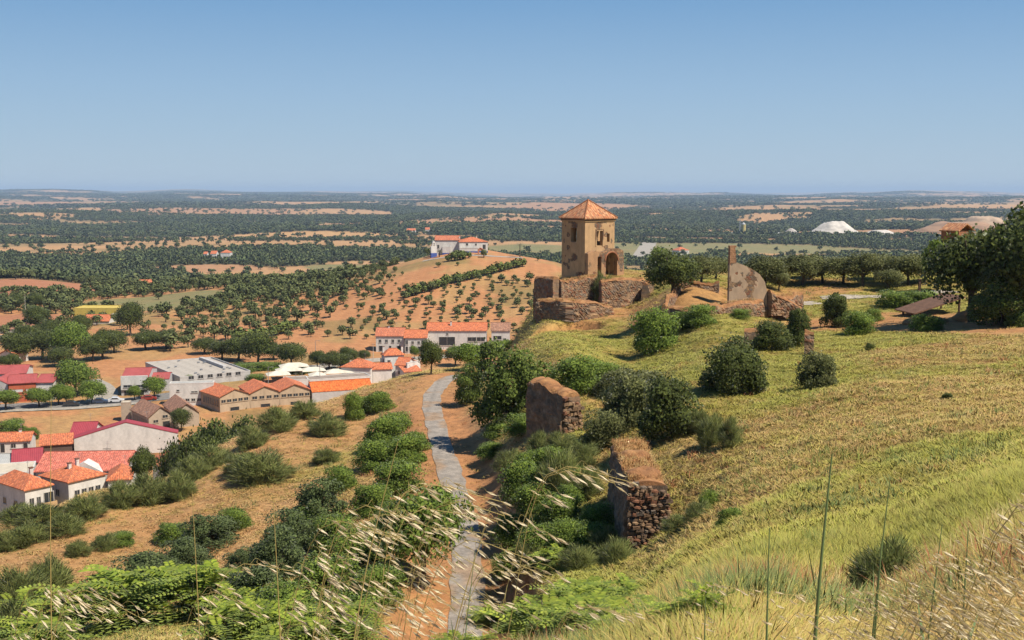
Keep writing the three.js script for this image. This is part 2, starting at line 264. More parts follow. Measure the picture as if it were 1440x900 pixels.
// shrub with pinnate fronds (paired leaflets on arching stalks)
function frondCrown(seed, { fronds = 60, pairs = 8, tones, frondLen = 0.42, leafLen = 0.085, stems = 9 }) {
  const R = rng(seed), F = new Faces(), up = V(0, 1, 0), tops = [];
  for (let i = 0; i < stems; i++) { const a = R() * 6.28, q = 0.34 * Math.sqrt(R()); tops.push(V(Math.cos(a) * q, 0.35 + 0.5 * R() * (1 - q), Math.sin(a) * q)); }
  for (let i = 0; i < fronds; i++) {
    const t = tops[(R() * stems) | 0], a = R() * 6.2832, el = -0.1 + 0.9 * R(), dir = V(Math.cos(a) * Math.cos(el), Math.sin(el), Math.sin(a) * Math.cos(el));
    const side = V().crossVectors(dir, up).normalize(), L = frondLen * (0.6 + 0.6 * R()), o = t.clone().add(unit(R).multiplyScalar(0.07)); o.y = Math.max(0.05, o.y - R() * 0.25);
    const tone = 0.78 + 0.45 * R();
    for (let p = 0; p <= pairs; p++) {
      const f = 0.15 + 0.85 * p / pairs, q = o.clone().addScaledVector(dir, L * f); q.y -= L * 0.35 * f * f;
      for (const s of [-1, 1]) {
        const d = side.clone().multiplyScalar(s).addScaledVector(dir, 0.45).addScaledVector(up, -0.25 + 0.3 * R()).normalize(), nr = V().crossVectors(d, dir).normalize(); if (nr.y < 0) nr.negate();
        const k = tones[(R() * tones.length) | 0], j = tone * (0.85 + 0.3 * R());
        leaf(F, q, d, nr, leafLen * (1.1 - 0.4 * Math.abs(f - 0.5)), leafLen * 0.22, V(0, 1, 0).lerp(nr, 0.5).normalize(), [k[0] * j, k[1] * j, k[2] * j]);
      }
    }
  }
  return F.build();
}
function limbGeo(seed, { trunkR = 0.035, top = 0.55, limbs = 5, spread = 0.28 }) {
  const R = rng(seed), gs = [];
  const seg = (a, b, r0, r1) => { const d = V().subVectors(b, a), g = new THREE.CylinderGeometry(r1, r0, d.length(), 7, 1); g.translate(0, d.length() / 2, 0); g.applyQuaternion(new THREE.Quaternion().setFromUnitVectors(V(0, 1, 0), d.normalize())); g.translate(a.x, a.y, a.z); gs.push(g.toNonIndexed()); };
  const k = V((R() - 0.5) * 0.08, top * 0.55, (R() - 0.5) * 0.08);
  seg(V(0, -0.04, 0), k, trunkR, trunkR * 0.72);
  for (let i = 0; i < limbs; i++) { const a = i / limbs * 6.28 + R(), e = V(Math.cos(a) * spread, top * (0.9 + 0.6 * R()), Math.sin(a) * spread), m = k.clone().lerp(e, 0.5).add(V(0, 0.04, 0)); seg(k, m, trunkR * 0.6, trunkR * 0.42); seg(m, e, trunkR * 0.42, trunkR * 0.15); }
  return mergeGeometries(gs);
}
const T = (...a) => a.map(c => srgb(...c));
const TONES = {
  olive: T([124, 128, 72], [108, 114, 60], [142, 144, 88], [94, 100, 54]),
  dark: T([100, 112, 48], [86, 98, 42], [116, 126, 58], [74, 86, 38]),
  pine: T([116, 134, 56], [102, 120, 48], [132, 148, 66], [86, 104, 42]),
  leafy: T([128, 150, 58], [112, 136, 50], [146, 164, 66], [96, 120, 44]),
  bluish: T([108, 124, 72], [94, 110, 62], [124, 138, 84], [80, 96, 54]),
  broom: T([138, 146, 80], [122, 132, 68], [156, 158, 96], [106, 120, 60]),
  grove: T([104, 110, 62], [90, 98, 52], [120, 124, 76], [78, 86, 44]),
  wood: T([84, 94, 52], [72, 82, 44], [98, 106, 62], [62, 72, 40]),
  frond: T([156, 172, 54], [136, 156, 46], [174, 186, 66], [116, 138, 42]),
};
const leafMat = new THREE.MeshPhysicalMaterial({ vertexColors: true, roughness: 0.95, specularIntensity: 0.4, transmission: 0.42, thickness: 0, side: THREE.DoubleSide });
const woodMat = new THREE.MeshStandardMaterial({ vertexColors: true, roughness: 0.95, side: THREE.DoubleSide });
const barkMat = new THREE.MeshStandardMaterial({ color: new THREE.Color().setRGB(0.11, 0.085, 0.06), roughness: 1, map: stoneGrain });
const CROWN = {
  olive: [1, 2, 3].map(s => lobedCrown(s, { n: 11000, lobes: 30, leafLen: 0.042, tones: TONES.olive })),
  dark: [11, 12, 13].map(s => lobedCrown(s, { n: 12500, lobes: 34, leafLen: 0.04, tones: TONES.dark })),
  pine: [21, 22].map(s => lobedCrown(s, { n: 16000, lobes: 46, leafLen: 0.036, lobeR: 0.16, shell: 0.72, tones: TONES.pine })),
  leafy: [31, 32, 33].map(s => lobedCrown(s, { n: 12000, lobes: 36, leafLen: 0.042, ragged: 0.45, tones: TONES.leafy })),
  bluish: [41, 42, 43].map(s => lobedCrown(s, { n: 14000, lobes: 38, leafLen: 0.037, lobeR: 0.17, shell: 0.7, tones: TONES.bluish })),
  broom: [51, 52, 53].map(s => broomCrown(s, { tones: TONES.broom })),
  frond: [61, 62, 63].map(s => frondCrown(s, { fronds: 110, tones: TONES.frond })),
};
const LIMBS = { bush: [0, 1].map(s => limbGeo(70 + s, { trunkR: 0.025, top: 0.45, limbs: 6, spread: 0.25 })), tree: [0, 1].map(s => limbGeo(80 + s, { trunkR: 0.04, top: 0.62, limbs: 5 })) };
const treeCrowns = { olive: [4, 5].map(s => lobedCrown(s, { n: 9000, lobes: 30, leafLen: 0.043, base: 0.24, tones: TONES.olive })), dark: [14, 15].map(s => lobedCrown(s, { n: 13000, lobes: 38, leafLen: 0.038, base: 0.2, tones: TONES.dark })), leafy: [34, 35].map(s => lobedCrown(s, { n: 12000, lobes: 36, leafLen: 0.04, base: 0.2, lobeR: 0.18, shell: 0.68, ragged: 0.45, tones: TONES.leafy })), pine: [24].map(s => lobedCrown(s, { n: 12000, lobes: 38, leafLen: 0.038, base: 0.22, tones: TONES.pine })) };
let plantSeed = 1;
// x, z, width, height, kind: plants stand on the ground where they grow
function plant(name, label, category, group, x, z, w, h, kind, tree = false, sink = 0.05, parent = null) {
  const R = rng(9000 + plantSeed++), set = tree ? (treeCrowns[kind] || treeCrowns.olive) : CROWN[kind], i = (R() * set.length) | 0;
  const o = thing(name, label, category, group); o.position.set(x, ground(x, z) - sink, z); o.rotation.y = R() * 6.28;
  part(tree ? 'trunk' : 'stem', (tree ? LIMBS.tree : LIMBS.bush)[i % 2], barkMat, o); part(tree ? 'crown' : 'foliage', set[i], leafMat, o);
  o.scale.set(w * (0.94 + 0.12 * R()), h, w * (0.94 + 0.12 * R()));
  return o;
}
const PLANTS = [ // name, label, category, group, kind, tree, rows of [x, z, width, height]
["pine_shrub","tall fluffy mid green shrub casting its shadow beside the bend of the path","shrub",null,"pine",0,[[-0.2,-91.1,6.76,7.33]]],
["pine_shrub","narrow upright green shrub leaning over the far bend of the path","shrub",null,"pine",0,[[-4.0,-109.6,3.03,4.54]]],
["wild_olive","large dark olive bush between the two ruined wall stumps","bush",null,"dark",0,[[8.9,-63.2,3.66,4.14]]],
["wild_olive","grey green wild olive bush in the thicket between the ruined wall stumps","bush","thicket between the wall stumps","olive",0,[[7.4,-71.7,4.06,4.15],[5.7,-70.0,2.91,2.74],[9.2,-79.2,3.98,2.78],[8.1,-86.8,3.81,2.83]]],
["leafy_shrub","bright leafy shrub growing behind the plastered wall stump","shrub","leafy shrubs behind the plastered stump","leafy",0,[[5.1,-88.4,4.21,2.99],[7.2,-91.5,3.44,2.29]]],
["wild_olive","broad dark olive bush on the grass below the stone block","bush",null,"dark",0,[[14.3,-73.5,4.51,3.96]]],
["leafy_shrub","bright green shrub on the grass below the tower enclosure","shrub",null,"leafy",0,[[13.7,-108.9,4.49,4.49]]],
["leafy_shrub","small leafy shrub growing against the foot of the retaining wall","shrub","shrubs at the foot of the retaining wall","leafy",0,[[18.3,-111.2,3.6,2.35],[16.9,-113.2,2.82,1.97],[22.9,-115.0,2.15,1.14]]],
["wild_olive","dark olive bush beside the small stone block","bush","olive bushes beside the stone block","dark",0,[[21.8,-95.4,3.58,2.98],[24.9,-99.2,2.85,3.84]]],
["wild_olive","lone rounded olive bush standing in the open grass","bush",null,"olive",0,[[19.2,-71.5,2.69,2.78]]],
["wild_olive","dark olive bush at the edge of the bare earth","bush",null,"dark",0,[[32.2,-114.0,3.26,3.97]]],
["leafy_shrub","low leafy shrub at the edge of the bare earth","shrub","shrubs by the bare earth","leafy",0,[[32.1,-105.4,3.02,2.36],[36.6,-115.7,1.87,1.44],[36.7,-100.9,2.77,1.63]]],
["low_shrub","tiny dark shrub in the open grass","shrub","tiny shrubs in the grass","dark",0,[[27.9,-88.9,0.78,0.78],[24.2,-100.8,0.75,0.63],[20.9,-54.5,0.62,0.41]]],
["leafy_shrub","long low green shrub bank behind the bare earth","shrub","shrub bank","leafy",0,[[42.5,-126.2,4.71,2.04],[44.6,-124.7,4.18,1.86]]],
["evergreen_tree","huge dark evergreen tree with a short trunk beside the brown shelter roof","tree",null,"dark",1,[[41.9,-104.2,9.73,9.21]]],
["evergreen_tree","tallest evergreen tree rising over the brown shelter","tree",null,"dark",1,[[43.9,-97.9,10.36,10.48]]],
["evergreen_bush","round dense bush under the tallest evergreen tree","bush",null,"pine",0,[[41.7,-97.4,6.06,4.49]]],
["leafy_tree","tall thin tree behind the evergreens","tree",null,"leafy",1,[[50.6,-136.4,4.23,6.43]]],
["olive_tree","wide olive tree right beside the tower enclosure wall","tree",null,"dark",1,[[17.3,-124.2,6.48,5.71]]],
["leafy_tree","bright green crown peeping over the tree beside the tower enclosure","tree",null,"leafy",1,[[19.8,-152.4,3.78,5.48]]],
["olive_tree","old olive tree in the row behind the ruins","tree","olive row behind the ruins","olive",1,[[22.0,-133.7,4.64,3.32],[25.0,-141.1,4.02,2.97],[32.0,-145.1,5.58,3.96],[35.8,-151.1,5.24,3.56],[37.7,-149.1,5.73,4.07],[40.7,-150.0,5.21,3.53],[42.8,-148.2,5.51,3.68],[44.5,-145.3,5.23,4.33],[47.9,-146.9,5.1,3.83],[49.8,-143.9,5.36,4.11],[52.3,-145.5,4.33,3.61],[40.2,-154.3,4.78,3.44],[47.8,-151.3,4.88,3.56],[33.5,-144.0,3.04,2.68],[46.5,-141.4,3.51,2.81]]],
["wall_shrub","tall pale shrub growing up against the tower enclosure wall","shrub",null,"broom",0,[[12.0,-149.9,3.17,4.84]]],
["green_shrub","bushy green shrub on the bank right of the path","shrub","shrubs on the bank beside the path","leafy",0,[[-1.6,-85.3,2.47,1.29],[0.7,-67.6,2.66,2.83],[1.3,-63.5,2.42,2.01],[2.7,-53.9,2.4,1.72],[1.9,-59.3,1.88,1.51],[4.3,-55.5,1.76,1.41],[0.8,-83.1,2.61,1.57],[-1.1,-89.1,2.24,1.35],[0.0,-63.9,2.44,2.03],[1.9,-65.0,2.3,2.06],[2.6,-58.8,2.24,1.72],[3.7,-53.0,2.02,1.48],[1.3,-56.4,2.15,1.65],[-0.2,-59.4,1.89,1.51],[3.1,-60.8,1.93,1.54],[2.4,-70.1,2.21,1.59],[3.8,-63.3,1.84,1.44],[1.1,-71.9,2.0,1.54]]],
["broom_bush","feathery broom bush on the bank below the wall stumps","bush","broom on the bank below the stumps","broom",0,[[2.7,-63.6,2.5,3.39],[4.2,-61.0,1.7,1.93],[1.8,-73.0,2.03,2.12],[4.3,-67.4,2.13,1.87],[3.0,-50.6,1.94,1.29],[4.2,-51.6,1.51,1.84],[4.5,-48.1,1.84,1.59],[0.9,-55.6,2.13,1.77],[3.2,-72.6,2.29,1.65],[-0.2,-77.3,2.44,1.66]]],
["broom_bush","dark green broom at the foot of the stony wall end","bush","broom at the foot of the wall end","broom",0,[[6.9,-46.3,1.53,0.88],[7.4,-44.3,1.41,1.01]]],
["leafy_shrub","small bright shrub beside the stony wall end","shrub",null,"leafy",0,[[7.9,-45.1,0.92,1.03]]],
["leafy_shrub","small shrub with bare twigs in the dry grass","shrub",null,"leafy",0,[[6.9,-35.5,0.9,0.81]]],
["broom_bush","pale feathery broom in the grass behind the stony wall","bush","broom behind the stony wall","broom",0,[[10.4,-59.1,1.71,2.09],[11.1,-57.3,1.44,1.8],[10.4,-62.3,1.41,1.57]]],
["broom_bush","round dark broom bush among the nodding oats","bush",null,"broom",0,[[5.2,-15.3,1.17,0.98]]],
["sumac_shrub","yellow green shrub with paired leaflets below the viewpoint","shrub","leaflet shrubs below the viewpoint","frond",0,[[1.7,-52.0,1.99,1.66],[0.6,-59.3,1.66,1.28],[-0.5,-41.5,2.94,1.87],[0.5,-17.6,1.47,1.02],[1.1,-16.0,1.44,0.82],[1.4,-12.5,0.96,0.61],[1.2,-8.0,0.51,0.31],[1.4,-7.8,0.35,0.45],[-2.2,-42.0,2.97,1.62],[-4.2,-40.8,3.41,2.26],[-5.8,-39.3,3.28,2.27],[2.2,-34.0,1.96,1.09],[3.7,-35.7,1.83,1.01],[4.9,-51.4,1.31,0.98],[2.6,-58.2,1.48,1.11],[0.8,-47.5,2.74,1.52],[-1.0,-53.7,2.07,1.03],[2.3,-25.7,1.98,1.06],[1.7,-12.9,0.91,0.5],[1.3,-7.9,0.51,0.36],[1.6,-7.6,0.39,0.19],[1.6,-31.1,2.4,1.4],[0.1,-43.4,3.06,1.78],[-1.9,-49.6,2.87,1.59],[2.1,-8.1,0.31,0.16]]],
["sumac_shrub","yellow green leaflet shrub below the dark holm thicket","shrub","leaflet shrubs below the holm thicket","frond",0,[[-20.3,-52.7,5.08,3.72],[-17.9,-53.7,5.17,4.14],[-15.2,-52.7,4.39,3.72],[-22.7,-63.4,4.06,2.84],[-19.1,-63.4,3.65,2.43],[-10.7,-42.6,3.28,2.46],[-7.4,-38.6,2.98,1.74],[-20.6,-48.4,3.74,1.87],[-9.0,-42.6,3.01,2.19],[-12.1,-49.5,3.17,2.22],[-24.1,-59.6,3.44,2.29],[-25.8,-57.4,2.94,2.21]]],
["fig_tree","fig tree with a pale trunk standing beside the path","tree",null,"leafy",1,[[-4.7,-58.0,5.04,5.55]]],
["carob_bush","dense blue green bush on the slope left of the path","bush","blue green thicket left of the path","bluish",0,[[-13.1,-75.8,3.85,3.37],[-13.9,-70.2,3.75,2.77],[-13.1,-62.9,3.69,3.05],[-20.4,-75.8,4.05,2.7],[-21.1,-72.1,3.5,2.3],[-22.2,-67.5,4.32,2.85],[-11.6,-51.7,3.32,2.65],[-15.9,-59.1,3.41,2.42],[-16.6,-68.4,2.18,1.57],[-23.5,-64.5,2.89,2.23],[-21.7,-70.0,2.68,1.97]]],
["broom_bush","grey green broom bush on the slope above the houses","bush","broom above the houses","broom",0,[[-20.2,-90.6,5.5,2.86],[-22.0,-93.0,3.53,2.23],[-17.2,-105.0,3.7,2.38],[-29.1,-90.0,3.99,2.74],[-26.8,-90.1,3.42,2.51],[-30.9,-88.6,3.37,2.25],[-32.2,-80.7,3.08,1.74],[-34.3,-79.2,3.02,1.81],[-35.3,-78.0,1.99,1.49],[-32.2,-84.6,3.22,2.15],[-35.2,-83.9,3.73,1.92],[-23.7,-102.9,3.24,2.2],[-22.4,-107.8,4.07,2.58],[-20.4,-111.7,3.51,2.11],[-26.3,-99.2,3.76,2.13],[-27.5,-96.8,3.67,2.2],[-38.8,-88.5,3.37,2.02],[-28.2,-77.6,1.98,1.19],[-15.5,-94.3,2.38,1.55],[-29.5,-75.9,1.93,1.26],[-28.3,-64.1,3.28,2.87],[-28.1,-67.7,3.03,2.6],[-23.6,-52.5,2.7,2.02]]],
["green_shrub","leafy shrub in the dry grass left of the path","shrub","leafy shrubs left of the path","leafy",0,[[-10.9,-96.1,3.88,3.15],[-8.3,-87.7,3.54,2.55],[-10.5,-87.9,3.33,2.44],[-10.5,-102.0,3.21,2.18],[-15.7,-112.3,1.98,2.96],[-13.2,-113.6,2.85,2.14],[-14.8,-114.6,2.16,1.87],[-8.0,-79.1,3.51,2.5],[-9.4,-74.5,2.83,2.36],[-27.5,-78.6,2.0,1.0],[-12.7,-83.4,2.64,2.11],[-10.8,-68.0,3.03,2.42],[-8.6,-61.6,3.14,2.36],[-9.4,-55.5,3.19,2.48],[-6.4,-52.5,2.69,2.01],[-7.1,-69.6,2.65,1.95],[-13.8,-75.1,2.39,1.91],[-7.8,-91.7,2.31,1.73],[-7.1,-64.1,2.45,2.04],[-9.8,-47.6,3.05,2.14],[-6.9,-44.8,2.87,2.01],[-19.5,-78.7,2.5,1.7],[-24.2,-79.3,2.52,1.51]]],
["dark_tree","dark rounded tree standing behind the broom above the red roofs","tree",null,"dark",1,[[-32.4,-98.6,2.74,3.74]]],
["conical_tree","dark pointed tree at the far bend of the path","tree",null,"dark",1,[[-9.3,-130.4,2.94,4.24]]],
["leafy_tree","leafy tree between the path bend and the white row houses","tree","trees between the path bend and the white houses","leafy",1,[[-5.0,-134.3,4.37,3.53],[-7.6,-405.2,11.14,8.61],[-20.2,-403.2,9.08,7.56],[-1.5,-164.0,5.12,3.07]]],
["agave","pale agave rosette beside the plastered wall stump","agave","agaves by the wall stumps","agave",0,[[0.4,-93.5,2.11,1.17],[7.7,-64.1,1.78,0.89],[7.6,-44.0,0.67,0.39]]],
];
const TOWN_PLANTS = [
["broadleaf_tree","full green tree on the slope in front of the triple gabled warehouse","tree","trees below the triple gabled warehouse","dark",1,[[-47.9,-169.4,8.8,16.69],[-46.1,-176.1,10.02,16.7],[-43.3,-182.9,9.96,15.12],[-40.5,-187.7,8.82,13.34],[-37.9,-192.3,7.85,12.46],[-34.9,-194.9,6.75,11.94],[-42.3,-166.7,8.25,12.35],[-38.8,-171.7,7.64,10.51],[-44.5,-162.0,7.01,12.67],[-51.4,-172.5,5.97,17.26]]],
["broadleaf_tree","dark tree in front of the old brown tiled sheds","tree",null,"dark",1,[[-84.3,-288.0,5.8,6.52]]],
["cypress_tree","dark pointed conifer beside the yellow building","tree",null,"dark",1,[[-159.3,-476.8,11.29,15.45]]],
["lime_tree","large bright green tree in the park below the yellow building","tree",null,"leafy",1,[[-156.0,-402.6,14.59,14.59]]],
["park_tree","dark park tree around the bright green tree","tree","dark park trees","dark",1,[[-168.8,-409.3,14.32,11.76],[-174.9,-404.4,12.64,11.12],[-186.6,-464.0,11.57,9.84],[-214.6,-518.0,14.84,10.97],[-146.1,-406.8,12.71,11.18],[-148.1,-401.8,10.04,8.54],[-148.1,-423.6,10.58,9.52],[-169.4,-383.7,8.64,5.76],[-155.1,-390.7,10.75,7.33],[-192.3,-453.3,11.31,8.48],[-183.8,-487.5,9.11,9.11],[-138.5,-431.0,11.84,8.07],[-131.7,-435.1,13.58,7.6],[-269.0,-618.1,11.53,9.22],[-260.5,-625.3,10.11,9.33]]],
["street_tree","small round street tree on the pavement beside the red roofed factories","tree","street trees by the factories","leafy",1,[[-139.5,-312.0,7.83,5.88],[-131.6,-315.8,7.93,5.95],[-127.7,-319.0,6.41,6.41],[-125.7,-320.1,6.03,5.62],[-119.3,-322.2,8.09,6.87],[-108.6,-326.0,4.5,4.5],[-103.8,-329.0,7.43,6.6]]],
["broadleaf_tree","tall tree between the two red roofed factories","tree",null,"leafy",1,[[-128.2,-334.0,12.57,10.89]]],
["broadleaf_tree","broad round tree standing by the road below the olive hill","tree",null,"dark",1,[[-75.2,-388.2,11.16,9.22]]],
["broadleaf_tree","tall dark tree behind the flat grey roof","tree","trees behind the flat grey roof","dark",1,[[-87.3,-390.3,12.69,12.69],[-96.3,-400.4,12.51,9.51],[-103.0,-404.0,11.1,7.57],[-84.5,-403.8,7.57,6.56],[-113.0,-418.9,10.46,6.8]]],
["broadleaf_tree","dark tree by the road beside the white canopies","tree","dark trees beside the canopies","dark",1,[[-66.4,-387.7,6.3,6.79],[-61.4,-383.5,8.64,7.2],[-57.2,-397.8,8.45,6.96],[-58.7,-387.9,8.25,6.31],[-53.1,-408.7,5.11,4.6]]],
["roadside_shrub","green shrub by the white canopies","shrub","shrubs by the canopies","leafy",0,[[-88.6,-377.8,9.45,3.31],[-82.5,-382.5,9.57,2.87],[-71.8,-376.4,9.42,2.35],[-100.5,-352.8,4.42,3.09],[-81.3,-360.8,6.78,2.26]]],
["yard_shrub","green shrub on the waste ground by the white farmhouse","shrub","shrubs on the waste ground","leafy",0,[[-124.3,-282.0,8.17,4.62],[-118.1,-277.5,3.84,3.5],[-100.4,-269.9,2.72,1.36],[-92.2,-263.5,1.66,1.33]]],
["garden_tree","garden tree among the orange roofed houses","tree","garden trees among the houses","leafy",1,[[-50.7,-376.6,5.66,3.3],[-44.6,-379.3,5.7,3.32],[-35.8,-417.9,3.66,5.22],[-43.7,-424.1,4.24,3.18],[-88.4,-214.5,3.54,3.54]]],
["purple_tree","lilac flowering tree among the orange roofed houses","tree",null,"lilac",1,[[-40.3,-383.7,5.76,4.8]]],
];
const HEDGES = [[[-51.1,-541.2],[-41.1,-551.3],[-28.1,-567.4],[-10.9,-584.5],[6.8,-609.4]],[[-35.6,-624.7],[-29.0,-625.8],[-22.0,-634.0]],[[-110.0,-452.3],[-99.2,-468.0],[-91.9,-491.6]]];
const GROVE_EDGE = [[-70.3,-470.1],[-64.7,-519.9],[-53.9,-542.9],[-42.8,-575.7],[-38.2,-617.2]];
